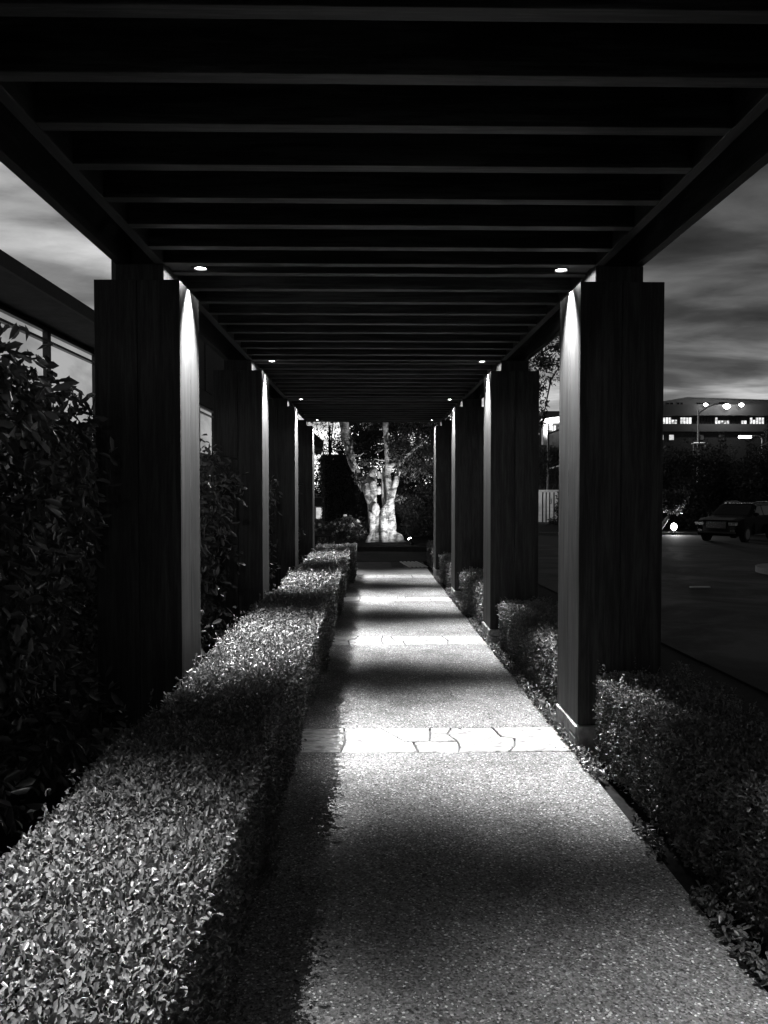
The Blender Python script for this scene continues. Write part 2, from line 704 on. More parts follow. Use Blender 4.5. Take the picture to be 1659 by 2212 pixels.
def add_column(x_in, side, tcol):
    """x_in: inner face, side -1 left / +1 right"""
    y0 = tcol * TM
    y1 = y0 + CW
    xo = x_in + side * CW
    xa, xb = min(x_in, xo), max(x_in, xo)
    g = gz(y0) - .05
    hp = .155
    core = MB().box(xa + .021, xb - .021, y0 + .021, y1 - .021, g, ZT - .012).build('column', M['deck'], pg)
    th = .02
    mid = (xa + xb) / 2
    ym = (y0 + y1) / 2
    zb = gz(y0) + hp
    for (a, b_, c, d) in ((xa, mid - .002, y0, y0 + th), (mid + .002, xb, y0, y0 + th),
                          (xa, mid - .002, y1 - th, y1), (mid + .002, xb, y1 - th, y1),
                          (xa, xa + th, y0 + th + .001, ym - .002), (xa, xa + th, ym + .002, y1 - th - .001),
                          (xb - th, xb, y0 + th + .001, ym - .002), (xb - th, xb, ym + .002, y1 - th - .001)):
        MB().box(a, b_, c, d, zb, ZT).build('board', M['column'], core, bevel=.002)
    MB().box(xa + .022, xb - .022, y0 + .022, y1 - .022, ZT - .011, ZT - .001).build('top_cap', M['column'], core)
    nx0 = min(x_in + side * 43 * U, x_in + side * (43 * U + NW))
    MB().box(nx0, nx0 + NW, ym - NW / 2, ym + NW / 2, ZT - .001, ZB - .001).build('neck', M['column'], core, bevel=.003)
    # stone plinth: irregular stones proud of the boards
    gy = gz(y0)
    for face in range(4):
        L = CW
        s = 0
        first = True
        while s < L - .02:
            w = random.uniform(.07, .16)
            if L - s - w < .06:
                w = L - s
            hsplit = random.choice([0, 1, 1])
            spans = [(0, hp - .008)] if not hsplit else [(0, hp * .52 - .004), (hp * .52 + .002, hp - .006)]
            for (h0, h1) in spans:
                pr = random.uniform(.003, .014)
                a0, a1 = s + .003, s + w - .003
                if face == 0:
                    bx = (xa + a0, xa + a1, y0 - pr, y0 + .018)
                elif face == 1:
                    bx = (xa + a0, xa + a1, y1 - .018, y1 + pr)
                elif face == 2:
                    bx = (xa - pr, xa + .018, y0 + a0, y0 + a1)
                else:
                    bx = (xb - .018, xb + pr, y0 + a0, y0 + a1)
                o = MB().box(*bx, gy - .04 + h0 if h0 == 0 else gy + h0, gy + h1 + random.uniform(-.004, .004)).build('plinth_stone', M['plinth_stone'], core, bevel=.006)
            s += w
    return core


XLI, XRI = -409 * U, 451 * U
TC = [.255 + .745 * k for k in range(5)]
for k, tcol in enumerate(TC):
    add_column(XLI, -1, tcol)
    add_column(XRI, 1, tcol)
YB0, YB1 = -1.2, 3.372 * TM
bx_in = {-1: -452 * U, 1: 494 * U}
for side in (-1, 1):
    for off in (0, NW - BT):
        a = bx_in[side] + side * off
        b_ = a + side * BT
        # lengths butt over the column necks
        cuts = [YB0] + [tc_ * TM + CW / 2 for tc_ in TC] + [YB1]
        for i in range(len(cuts) - 1):
            MB().box(min(a, b_), max(a, b_), cuts[i] + .0015, cuts[i + 1] - .0015, ZB, ZB + JD + .01).build('beam', M['beam'], pg, bevel=.002)
JO = [0, .045, .129, .207, .284, .361, .439, .519, .597, .676]
JT = .0142 * TM
jx0, jx1 = bx_in[-1] + .001, bx_in[1] - .001
jme = None
tj = []
for k in range(-1, 4):
    for o_ in JO:
        tj.append(1.027 + .745 * (k - 1) + o_ + 0.745)
tj = [x for x in ([1.027 - 1.49 + .745 * k + o_ for k in range(5) for o_ in JO] + [1.027 + 2.235, 1.027 + 2.28, 3.362]) if x * TM > -1.15 and x * TM < 3.368 * TM]
for x in tj:
    if jme is None:
        jo = MB().box(jx0, jx1, -JT / 2, JT / 2, 0, JD).build('joist', M['joist'], pg, (0, x * TM, ZB + .001), bevel=.002)
        jme = jo.data
    else:
        link('joist', jme, None, pg, (0, x * TM, ZB + .001 + random.uniform(-.002, .001)))
MB().box(bx_in[-1] - NW, bx_in[1] + NW, YB0, YB1, ZB + JD + .012, ZB + JD + .04).build('roof_deck', M['deck'], pg)

# downlights between the paired joists, beside each column
side_word = {-1: 'left', 1: 'right'}
ordw = ['just behind the viewpoint', 'beside the nearest column in view', 'beside the second column', 'beside the third column', 'beside the farthest column']
for k, tcol in enumerate(TC):
    tl = 1.0495 + .745 * (k - 1)
    for side in (-1, 1):
        x = (-382 if side < 0 else 429) * U
        y = tl * TM
        # mounting plate between the joists belongs to the pergola
        gap = (.045 - .0142) * TM
        xa, xb = sorted((bx_in[side] - side * .002, bx_in[side] - side * 50 * U))
        MB().box(xa, xb, y - gap / 2 + .001, y + gap / 2 - .001, ZB + .012, ZB + .03).build('mounting_plate', M['joist'], pg)
        dl = thing('downlight', 'small round lit downlight on the %s side %s' % (side_word[side], ordw[k]), 'downlight', (x, y, ZB), group='downlights between the paired joists')
        seg = 20
        mb = MB()
        vs, fs = [], []
        for (r, z) in ((.044, .004), (.044, .10), (.036, .10), (.036, .004)):
            for q in range(seg):
                a = 2 * math.pi * q / seg
                vs.append((r * math.cos(a), r * math.sin(a), z))
        for rr_ in range(4):
            r2 = (rr_ + 1) % 4
            for q in range(seg):
                q2 = (q + 1) % seg
                fs.append((rr_ * seg + q, rr_ * seg + q2, r2 * seg + q2, r2 * seg + q))
        mb.add(vs, fs).build('housing', M['dark_metal'], dl, smooth=False)
        lens = MB()
        lens.add([(.035 * math.cos(2 * math.pi * q / seg), .035 * math.sin(2 * math.pi * q / seg), .012) for q in range(seg)] + [(0, 0, .002)],
                 [(q, (q + 1) % seg, seg) for q in range(seg)])
        lens.build('lens', M['lens_glow'], dl)
        pw = LAMP_W * (1.0 if side < 0 else .75) * ((.42 if side < 0 else .30) if k == 0 else (.6 if k == 4 else 1))
        downlamp('downlight_lamp', (x, y, ZB - .006), pw, (23.5 if k == 0 else 24.8) if side < 0 else 24)

# ------------------------------------------------------------------ clipped hedges
def hedge(name, label, x0, x1, y0, y1, h, dens_top, dens_side, Lf, base_in=0.0, group=None, topf=None):
    """x0<x1; a rounded box of leaves over a dark core"""
    t_ = thing(name, label, 'hedge', ((x0 + x1) / 2, (y0 + y1) / 2, 0), group=group)
    t_.location = (0, 0, 0)
    w, l = x1 - x0, y1 - y0
    pieces = []

    def emit_face(n, kind):
        a = RNG.random(n)
        b2 = RNG.random(n)
        if kind == 'top':
            X = x0 + a * w
            Y = y0 + b2 * l
            Nn = np.tile([0, 0, 1.0], (n, 1))
            Zr = np.ones(n)
            # round the shoulders
            ex = np.minimum(X - x0, x1 - X) / .10
            Zr = h - .05 * np.clip(1 - ex, 0, 1) ** 2
            Nn[:, 0] = np.where(X - x0 < x1 - X, -1, 1) * np.clip(1 - ex, 0, 1) * .9
        else:
            Z = a * (h - .03)
            if kind in ('x0', 'x1'):
                Y = y0 + b2 * l
                ins = base_in * (1 - Z / h)
                X = (x0 + ins) if kind == 'x0' else (x1 - ins)
                X = np.broadcast_to(X, (n,)).copy()
                Nn = np.tile([-1.0 if kind == 'x0' else 1.0, 0, 0], (n, 1))
            else:
                X = x0 + b2 * w
                Y = np.full(n, y0 if kind == 'y0' else y1)
                Nn = np.tile([0, -1.0 if kind == 'y0' else 1.0, 0], (n, 1))
            Zr = Z
        P = np.stack([X, Y, Zr], 1)
        bumpv = lump(P, 4.0) * .022 + lump(P[:, ::-1].copy(), 17.0) * .012
        depth = RNG.exponential(.034, n)
        sprig = (RNG.random(n) < .03) * RNG.uniform(0, .035, n)
        P = P + Nn * (bumpv - depth + sprig)[:, None]
        P[:, 2] += np.array([gz(y) for y in P[:, 1]])
        tan = rand_unit(n)
        D = Nn * .55 + tan * .8
        D[:, 2] += .25
        LN = Nn * .9 + rand_unit(n) * .8
        pieces.append((P, D, LN))

    emit_face(int(w * l * dens_top), 'top')
    emit_face(int(h * l * dens_side * (.35 if x1 < 0 else 1)), 'x0')
    emit_face(int(h * l * dens_side), 'x1')
    emit_face(int(h * w * dens_side), 'y0')
    emit_face(int(h * w * dens_side), 'y1')
    # young shoots standing out of the clipped shoulder
    ns = int(l * (130 if Lf < .03 else 40))
    for sh in range(ns):
        sx_ = x1 - abs(RNG.normal(0, .03)) if RNG.random() < .55 else RNG.uniform(x0, x1)
        sy_ = RNG.uniform(y0, y1)
        b_ = np.array([sx_, sy_, h - .03 + gz(sy_)])
        dd = np.array([RNG.normal(.35 if sx_ > x1 - .08 else 0, .35), RNG.normal(0, .35), 1.0])
        dd /= np.linalg.norm(dd)
        ln = RNG.uniform(.03, .10)
        kk = RNG.integers(5, 9)
        P_ = b_ + dd * (np.linspace(.2, 1, kk) * ln)[:, None]
        pieces.append((P_, dd * .6 + rand_unit(kk) * .8, rand_unit(kk) + np.array([0, 0, .6])))
    P = np.concatenate([p[0] for p in pieces])
    D = np.concatenate([p[1] for p in pieces])
    LN = np.concatenate([p[2] for p in pieces])
    Ls = Lf * RNG.uniform(.7, 1.3, len(P))
    leaf_mesh('foliage', P, D, LN, Ls, Ls * RNG.uniform(.48, .62, len(P)), M['box_leaf'], t_, 'stuff')
    i = .055
    z0, z1 = gz(y0), gz(y1)
    mb = MB()
    mb.add([(x0 + i + base_in, y0 + i, z0 - .02), (x1 - i - base_in, y0 + i, z0 - .02), (x1 - i - base_in, y1 - i, z1 - .02), (x0 + i + base_in, y1 - i, z1 - .02),
            (x0 + i, y0 + i, z0 + h - i), (x1 - i, y0 + i, z0 + h - i), (x1 - i, y1 - i, z1 + h - i), (x0 + i, y1 - i, z1 + h - i)],
           [(0, 3, 2, 1), (4, 5, 6, 7), (0, 1, 5, 4), (1, 2, 6, 5), (2, 3, 7, 6), (3, 0, 4, 7)])
    mb.build('inner_branches', M['soil'], t_)
    return t_


HL = 'clipped low box hedges along the walkway'
hx0, hx1 = -352 * U, -138 * U
# the left hedge: leaves finer near the camera
LH = thing('box_hedge', 'long clipped box hedge running along the left side of the walkway', 'hedge', (0, 0, 0), group=HL)


def left_run(y0, y1, dt, ds, Lf):
    h_ = hedge('tmp', '', hx0, hx1, y0, y1, 230 * U, dt, ds, Lf, base_in=.055)
    for ch in list(h_.children):
        ch.parent = LH
    bpy.data.objects.remove(h_)


left_run(-.6, 3.0, 52000, 24000, .0165)
left_run(3.0, 6.6, 26000, 15000, .020)
left_run(6.6, 2.93 * TM, 12000, 8000, .027)
hedge('box_hedge', 'short clipped box hedge on the left at the far end of the walkway', hx0 - .1, -112 * U, 3.02 * TM, 3.36 * TM, 222 * U, 6500, 5000, .036, .03, HL)
RH = [(.40, .965), (1.13, 1.70), (1.89, 2.44), (2.63, 3.19)]
rl = ['clipped box hedge on the right in front of the nearest right column', 'clipped box hedge between the nearest and second right columns',
      'clipped box hedge between the second and third right columns', 'clipped box hedge between the third and farthest right columns']
for i, (ta, tb) in enumerate(RH):
    hedge('box_hedge', rl[i], 472 * U, 642 * U, ta * TM, tb * TM, (190 if i == 0 else 172) * U,
          [24000, 17000, 9000, 7000][i], [24000, 17000, 9000, 7000][i], [.018, .021, .026, .031][i], .02, HL)
hedge('box_hedge', 'low dark hedge past the farthest right column', 472 * U, 642 * U, 3.40 * TM, 3.9 * TM, .5, 4000, 4000, .036, .02, HL)

# creeping ground cover at the right path edge
P = np.stack([XR + np.abs(RNG.normal(0, .05, 9000)) - .012, RNG.uniform(1.2, 3.2 * TM, 9000), np.zeros(9000)], 1)
keep = lump(P, 5) > -.25
P = P[keep]
P[:, 2] = np.array([gz(y) for y in P[:, 1]]) + RNG.uniform(0, .05, len(P))
D = rand_unit(len(P)) + np.array([-.5, 0, .1])
tag(leaf_mesh('ground_cover', P, D, rand_unit(len(P)) * .6 + np.array([0, 0, 1]), .028, .016, M['shrub_leaf'], None, 'stuff'),
    'small creeping leaves along the right edge of the walkway', 'ground cover')

# fallen leaves and grit on the path
litter = []
for (px_, py_, t_) in ((1408, 1867, 0.70), (430 * 1 + 375, 1685, .88), (1000, 1578, 1.09), (912, 1905, .66), (735, 2010, .60), (1290, 2120, .53)):
    X, Y = (px_ - 802) * t_ * U, t_ * TM
    a = random.uniform(0, 6.28)
    c, s = math.cos(a), math.sin(a)
    L, w = random.uniform(.03, .05), .010
    z = gz(Y) + .003
    vs = [(X, Y, z), (X + c * L * .5 - s * w, Y + s * L * .5 + c * w, z + .008), (X + c * L, Y + s * L, z + .003), (X + c * L * .5 + s * w, Y + s * L * .5 - c * w, z + .006)]
    lo = link('fallen_leaf', mesh_from(vs, [(0, 1, 2), (0, 2, 3)], 'fallen_leaf'), M['twig'])
    litter.append(lo)
flab = ['dark fallen leaf near the right edge of the walkway beside the hedge', 'dark fallen leaf on the concrete just in front of the flagstone band',
        'fallen leaf at the far edge of the nearest flagstone band', 'small fallen leaf in the dark middle of the nearest slab',
        'small fallen leaf by the hedge shadow on the nearest slab', 'small fallen leaf at the bottom right of the walkway']
for o, l in zip(litter, flab):
    tag(o, l, 'leaf', 'fallen leaves on the walkway')

nl = 520
side_ = RNG.random(nl) < .6
X = np.where(side_, XR - RNG.exponential(.09, nl), RNG.uniform(XL, XR, nl))
Y = RNG.uniform(.8, 14.5, nl)
X = np.minimum(X, XR - .01)
P = np.stack([X, Y, np.array([gz(y) + .006 for y in Y])], 1)
D = rand_unit(nl) * np.array([1, 1, .12])
D[:, 2] = np.abs(D[:, 2])
Ll = RNG.uniform(.006, .024, nl)
tag(leaf_mesh('leaf_litter', P, D, rand_unit(nl) * .25 + np.array([0, 0, 1]), Ll, Ll * .45, M['twig'], None, 'stuff'),
    'tiny dry leaf crumbs scattered over the walkway', 'leaf litter')

# ------------------------------------------------------------------ tall leafy shrubs outside the left columns
one_leaf = None


def tall_shrub(label, x0, x1, y0, y1, h, n_leaf, n_single, L, topbump=.2):
    cx_, cy_ = (x0 + x1) / 2, (y0 + y1) / 2
    root = thing('leafy_shrub', label, 'shrub', (0, 0, 0), group='tall leafy shrubs behind the left columns')
    # stems
    mb = MB()
    for i in range(9):
        bx_, by_ = cx_ + RNG.uniform(-.3, .3) * (x1 - x0), cy_ + RNG.uniform(-.4, .4) * (y1 - y0)
        pts = [Vector((bx_, by_, gz(by_) - .02))]
        q = Vector((RNG.uniform(-.12, .12), RNG.uniform(-.12, .12), 1)).normalized()
        for k in range(5):
            q = (q + Vector((RNG.uniform(-.25, .25), RNG.uniform(-.25, .25), .1))).normalized()
            pts.append(pts[-1] + q * h * .19)
        pts = [Vector((min(p.x, x1 - .18), p.y, min(p.z, h * .93))) for p in pts]
        mb.tube(pts, [.014, .012, .010, .008, .006, .003], 6)
    mb.build('stem', M['twig'], root)
    cs, rs = [], []
    nz, ny, nxx = 9, 6, 3
    for iz in range(nz):
        for iy in range(ny):
            for ix in range(nxx):
                r = RNG.uniform(.17, .27)
                z = .15 + (iz + RNG.uniform(.2, .8)) / nz * (h - .25) - (.22 * RNG.random() if iz == nz - 1 else 0)
                cs.append((x0 + .1 + (ix + RNG.uniform(.1, .9)) / nxx * (x1 - x0 - .25), y0 + .1 + (iy + RNG.uniform(.1, .9)) / ny * (y1 - y0 - .2), z))
                rs.append(r)
    P, D, Nn = blob_leaves(cs, rs, n_leaf, L, 1.0, .35, .4)
    D[:, 2] -= .55
    ok = (P[:, 2] < h + topbump) & (P[:, 2] > .05) & (P[:, 0] > x0 - .1) & (P[:, 0] < x1 + .06)
    P, D, Nn = P[ok], D[ok], Nn[ok]
    Ls = L * RNG.uniform(.6, 1.35, len(P))
    # those nearest the viewer are single leaves
    if n_single:
        dist = np.linalg.norm(P - np.array([0, 0, CAMZ]), axis=1)
        order = np.argsort(dist - RNG.random(len(P)) * .8)
        sel = order[:n_single]
        rest = order[n_single:]
        global one_leaf
        if one_leaf is None:
            vv = []
            for (s_, w_, z_) in ((0, 0, 0), (.3, .17, .03), (.62, .21, .03), (1, 0, -.10), (.62, -.21, .03), (.3, -.17, .03)):
                vv.append((s_, w_, z_))
            one_leaf = mesh_from(vv, [(0, 1, 2, 3), (0, 3, 4, 5)], 'leaf')
            one_leaf.materials.append(M['shrub_leaf'])
        for i in sel:
            d = Vector(D[i]).normalized()
            s_ = d.cross(Vector(Nn[i])).normalized()
            nn = s_.cross(d)
            mt = Matrix((d, s_, nn)).transposed().to_4x4()
            o = bpy.data.objects.new('leaf', one_leaf)
            COL.objects.link(o)
            o.parent = root
            o.matrix_local = Matrix.Translation(Vector(P[i])) @ mt @ Matrix.Scale(float(Ls[i]), 4)
        P, D, Nn, Ls = P[rest], D[rest], Nn[rest], Ls[rest]
    leaf_mesh('foliage', P, D, Nn, Ls, Ls * .42, M['shrub_leaf'], root, 'stuff')
    return root


tall_shrub('tall leafy shrub at the left edge before the nearest left column', -1010 * U, -530 * U, .46 * TM, 1.00 * TM, 2.40, 23000, 290, .075)
tall_shrub('tall leafy shrub between the nearest and second left columns', -960 * U, -455 * U, 1.16 * TM, 1.72 * TM, 2.13, 11000, 0, .075)
tall_shrub('tall leafy shrub between the second and third left columns', -960 * U, -462 * U, 1.90 * TM, 2.46 * TM, 2.0, 7000, 0, .075)
tall_shrub('tall leafy shrub between the third and farthest left columns', -960 * U, -470 * U, 2.66 * TM, 3.20 * TM, 2.0, 6000, 0, .08)

# ------------------------------------------------------------------ lodge on the left: deep eaves over a clerestory
lodge = thing('lodge_building', 'low dark building on the left with deep eaves over glowing clerestory glass', 'building', (0, 0, 0))
xe, xw = -3.2, -3.9
ze = CAMZ + 3.2 * .650
zf = CAMZ + 3.2 * .607
MB().box(xe - .04, xe, -4, 11.9, zf, ze).build('fascia', M['stucco'], lodge)
MB().box(-12, xe - .041, -4, 11.9, zf + .012, zf + .05).build('soffit', M['dark_wall'], lodge)
MB().add([(-12, -4, ze + .05), (xe - .02, -4, ze), (xe - .02, 11.9, ze), (-12, 11.9, ze + .05), (-12, -4, ze + 1), (-12, 11.9, ze + 1)],
         [(1, 2, 5, 4), (0, 1, 4), (2, 3, 5)]).build('roof', M['roof_grey'], lodge)
MB().box(-4.2, xw - .06, -4, 19.0, -.3, .55).build('wall', M['dark_wall'], lodge)
MB().box(xw - .1, xw + .06, 12.0, 30.0, zf + .012, 5.9).build('upper_wall', M['stucco'], lodge)
for i in range(4):
    y = 12.6 + i * 1.75
    MB().box(xw + .061, xw + .085, y, y + 1.6, zf + .35, 5.6).build('wall_panel', M['stucco'], lodge)
for i in range(14):
    y = -3.6 + i * 1.62
    fr = MB()
    fr.box(xw - .03, xw + .03, y, y + .05, .55, zf).box(xw - .03, xw + .03, y + 1.57, y + 1.62, .55, zf)
    fr.box(xw - .03, xw + .03, y + .051, y + 1.569, zf - .05, zf).box(xw - .03, xw + .03, y + .051, y + 1.569, zf - .17, zf - .14)
    fr.box(xw - .03, xw + .03, y + .051, y + 1.569, 2.35, 2.40)
    w_ = fr.build('window', M['dark_metal'], lodge)
    MB().box(xw - .05, xw - .031, y + .05, y + 1.57, 2.4, zf - .05).build('pane', M['clerestory_glow'], w_)
    MB().box(xw - .05, xw - .031, y + .05, y + 1.57, .55, 2.35).build('pane', M['window_dim'], w_)

# ------------------------------------------------------------------ bed and pale tree at the end of the walkway
TB = 4.66
ZBED = CAMZ - 575 * U
bed = MB()
bed.box(-12, 3.4, TB * TM + .15, 11 * TM, gz(99) - .2, ZBED)
tag(bed.build('planting_bed', M['soil']), 'raised dark planting bed under the pale tree', kind='structure')
for i in range(11):
    x0_ = -7.0 + i * .95
    tag(MB().box(x0_, x0_ + .94, TB * TM, TB * TM + .148, gz(99) - .2, ZBED + .01).build('kerb', M['dark_kerb'], None, bevel=.01), kind='structure')

TT = 5.15
tree = thing('pale_tree', 'pale floodlit tree with several pruned trunks at the end of the walkway', 'tree', (0, 0, 0))


def TP(cx_, cy_, d=0.0):
    """point from the tree crop (1659 px wide crop of the trunk)"""
    p = PX(753.3 + cx_ * .1009, 976.5 + cy_ * .1009, TT)
    p.y += d
    return p


def R(c):
    return c * .1009 * TT * U


mb = MB()


def limb(pts, n=14):
    P_ = [TP(p[0], p[1], p[3] if len(p) > 3 else 0) for p in pts]
    r_ = [R(p[2]) * 1.22 + .012 for p in pts]
    # resample smooth
    out, rr2 = [], []
    for i in range(len(P_) - 1):
        for k in range(4):
            s_ = k / 4
            p0, p1, p2, p3 = P_[max(i - 1, 0)], P_[i], P_[i + 1], P_[min(i + 2, len(P_) - 1)]
            q = .5 * ((2 * p1) + (-p0 + p2) * s_ + (2 * p0 - 5 * p1 + 4 * p2 - p3) * s_ ** 2 + (-p0 + 3 * p1 - 3 * p2 + p3) * s_ ** 3)
            out.append(q)
            rr2.append(r_[i] * (1 - s_) + r_[i + 1] * s_)
    out.append(P_[-1])
    rr2.append(r_[-1])
    mb.tube(out, rr2, n)


# right main trunk
limb([(900, 1960, 105), (905, 1800, 92), (915, 1600, 80), (905, 1400, 68), (890, 1200, 62), (890, 1000, 68), (880, 850, 72), (850, 650, 62), (835, 480, 52), (830, 300, 45), (825, 100, 40), (815, -100, 42), (800, -400, 46), (790, -900, 44), (800, -1500, 36), (840, -2300, 20)])
limb([(905, 1000, 55, -.05), (960, 800, 52, -.08), (1000, 650, 48, -.1), (1030, 500, 46, -.1)])
limb([(1000, 640, 40, .05), (1080, 380, 40, .05), (1110, 250, 42, .05), (1125, 170, 38, .08), (1180, 110, 22, .1), (1270, 50, 17, .15), (1400, -60, 14, .2), (1700, -300, 11, .3)])
limb([(870, 420, 40), (900, 300, 42, -.06), (950, 250, 45, -.08), (985, 205, 30, -.08)])
# centre ribs
limb([(755, 1960, 62, -.1), (755, 1750, 52, -.12), (745, 1500, 50, -.12), (735, 1320, 48, -.1), (760, 1220, 40, -.05), (820, 1130, 38, 0), (870, 1060, 40, 0)])
limb([(780, 1250, 40, .25), (770, 950, 50, .25), (765, 700, 52, .22), (765, 500, 42, .22), (770, 330, 30, .25)])
limb([(640, 1960, 80, .05), (650, 1700, 62, .08), (640, 1450, 72, .05), (640, 1300, 70, .05)])
# left trunk
limb([(500, 1960, 62, -.05), (505, 1750, 50, -.05), (500, 1550, 48, -.05), (500, 1400, 58, 0), (500, 1250, 70, .03), (475, 1080, 62, .02), (430, 950, 62, 0), (400, 850, 62, 0), (400, 740, 50, 0), (370, 660, 38, 0)])
limb([(520, 1150, 62, -.02), (515, 950, 56, -.04), (520, 800, 58, -.04), (510, 690, 62, -.02), (520, 620, 50, 0)])
limb([(540, 720, 40, .06), (555, 620, 32, .08), (545, 500, 22, .1)])
limb([(430, 640, 55, .10), (460, 540, 62, .12), (510, 440, 52, .12), (560, 370, 36, .12), (585, 335, 22, .12)])
limb([(330, 830, 45, .12), (280, 740, 48, .12), (235, 690, 34, .12)])
limb([(640, 900, 40, -.02), (635, 800, 48, -.02), (645, 740, 36, 0)])
limb([(655, 560, 24, .2), (640, 460, 26, .22), (640, 400, 20, .22)])
# left leaning upper limb
limb([(420, 900, 46, .2), (330, 720, 44, .25), (230, 520, 46, .3), (150, 380, 60, .3), (90, 270, 62, .3), (50, 130, 66, .3), (10, -50, 74, .3), (-60, -350, 78, .3), (-110, -700, 80, .3), (-160, -1200, 72, .3), (-260, -2100, 40, .3)])
# root flares
limb([(980, 1750, 50, -.05), (1060, 1775, 34, -.1), (1120, 1810, 30, -.15), (1140, 1880, 30, -.2), (1120, 1960, 40, -.25)])
limb([(1150, 1900, 22, -.05), (1240, 1940, 16, -.1), (1330, 1980, 10, -.15)])
limb([(460, 1800, 30, -.1), (425, 1860, 32, -.15), (400, 1960, 40, -.2)])
limb([(1040, 1960, 30, -.2), (1060, 1880, 28, -.18), (1060, 1820, 24, -.15)])
me = mesh_from(mb.v, mb.f, 'trunk')
trunk = link('trunk', me, M['bark'], tree)
rm = trunk.modifiers.new('remesh', 'REMESH')
rm.mode = 'VOXEL'
rm.voxel_size = .022
sm_ = trunk.modifiers.new('smooth', 'SMOOTH')
sm_.iterations = 2
dg = bpy.context.evaluated_depsgraph_get()
ev = trunk.evaluated_get(dg)
me2 = bpy.data.meshes.new_from_object(ev)
trunk.modifiers.clear()
n_v = len(me2.vertices)
co = np.empty(n_v * 3, np.float32)
me2.vertices.foreach_get('co', co)
co = co.reshape(-1, 3)
nrm = np.empty(n_v * 3, np.float32)
me2.vertices.foreach_get('normal', nrm)
nrm = nrm.reshape(-1, 3)
q = co * np.array([6, 6, 2.2])
dsp = lump(q, 1.6) * .012 + lump(q * np.array([1, 1, 5]), 2.0) * .006
co = co + nrm * dsp[:, None]
me2.vertices.foreach_set('co', co.reshape(-1))
me2.polygons.foreach_set('use_smooth', [True] * len(me2.polygons))
trunk.data = me2
if not me2.materials:
    me2.materials.append(M['bark'])
# oval cut wound on the left trunk
wv, wf = [], []
cw = TP(572, 1220, -.20)
ng = 20
for ring, (s_, dd) in enumerate(((1.0, .07), (.92, .0), (.6, -.015), (.25, -.02))):
    for k in range(ng):
        a = 2 * math.pi * k / ng
        wv.append((cw.x + math.cos(a) * R(92) * s_, cw.y + dd + .02 * math.sin(3 * a) * s_, cw.z + math.sin(a) * R(145) * s_ + math.cos(a) * R(-18) * s_))
wv.append((cw.x, cw.y - .022, cw.z))
for r_ in range(3):
    for k in range(ng):
        k2 = (k + 1) % ng
        wf.append((r_ * ng + k, r_ * ng + k2, (r_ + 1) * ng + k2, (r_ + 1) * ng + k))
for k in range(ng):
    wf.append((3 * ng + k, 3 * ng + (k + 1) % ng, 4 * ng))
plain('cut_wood', .34, .8, .2, 0, 16, .45)
MB().add(wv, wf).build('cut_wound', M['cut_wood'], tree, smooth=True)

# crown leaves of the pale tree (its lower edge shows under the roof)
cs, rs = [], []
for i in range(75):
    x = RNG.uniform(-4.5, 5.0)
    y = 5.15 * TM + RNG.uniform(-1.5, 4.0)
    z = CAMZ + RNG.uniform(.6, 5.5) + abs(x - .3) * -.06
    if x < -1.3 and z < CAMZ + 2.2:
        z += 1.8
    if -.75 < x < 1.0 and z < CAMZ + 1.1 and y < 5.15 * TM + .5:
        y += 1.6
    cs.append((x, y, z))
    rs.append(RNG.uniform(.35, .75))
P, D, Nn = blob_leaves(cs, rs, 26000, .1, .75, .3, .4)
D[:, 2] -= .2
ok = ~((P[:, 0] < -.95) & (RNG.random(len(P)) < .8))
P, D, Nn = P[ok], D[ok], Nn[ok]
Ls = .10 * RNG.uniform(.6, 1.3, len(P))
leaf_mesh('crown', P, D, Nn, Ls, Ls * .45, M['tree_leaf'], tree, 'stuff')
# leafy sprays around the trunk fork
cs = [TP(330, 230, -.1), TP(450, 240, -.15), TP(150, 500, -.2), TP(200, 620, -.25), TP(300, 600, -.25), TP(1150, 380, -.1), TP(1100, 1000, .3), TP(1020, 60, -.2), TP(1120, 130, -.25), TP(980, 30, -.2)]
rs = [.12, .16, .13, .14, .10, .10, .18, .22, .18, .2]
P, D, Nn = blob_leaves([tuple(c) for c in cs], rs, 900, .08, .6, .2, .6)
leaf_mesh('leaf_spray', P, D, Nn, .085, .04, M['tree_leaf'], tree, 'stuff')
mb = MB()
for (a, b_, c) in (((820, -150), (700, -30), (560, 30)), ((1180, 110), (1270, 40), (1400, -40)), ((830, 180), (700, 180), (540, 150)),
                   ((60, 100), (250, 80), (330, 20)), ((150, 420), (170, 300), (230, 230))):
    mb.tube([TP(*a, .1), TP(*b_, -.1), TP(*c, -.2)], [.028, .018, .008], 7)
mb.build('branch', M['bark'], tree)

# uplight at the foot of the tree
ul = PX(888, 1169, 4.80)
upl = thing('uplight', 'small bullet uplight glowing on the bed beside the pale tree', 'light', (ul.x, ul.y, ZBED))
aim = (TP(640, 560) - Vector((ul.x, ul.y, ZBED + .12))).normalized()
hb = Vector((0, 0, .12))
MB().tube([hb - aim * .10, hb + aim * .07], [.05, .06], 14).build('housing', M['dark_metal'], upl)
MB().tube([(0, 0, -.02), (0, 0, .08)], .012, 8).build('stake', M['dark_metal'], upl)
MB().tube([hb + aim * .07, hb + aim * .10, hb + aim * .115], [.058, .05, .02], 14).build('lens', M['lens_glow'], upl)
L0 = Vector((ul.x, ul.y, ZBED)) + hb + aim * .16
spot('uplight_lamp', L0, L0 + aim, 420, 118, 1.0, .03)

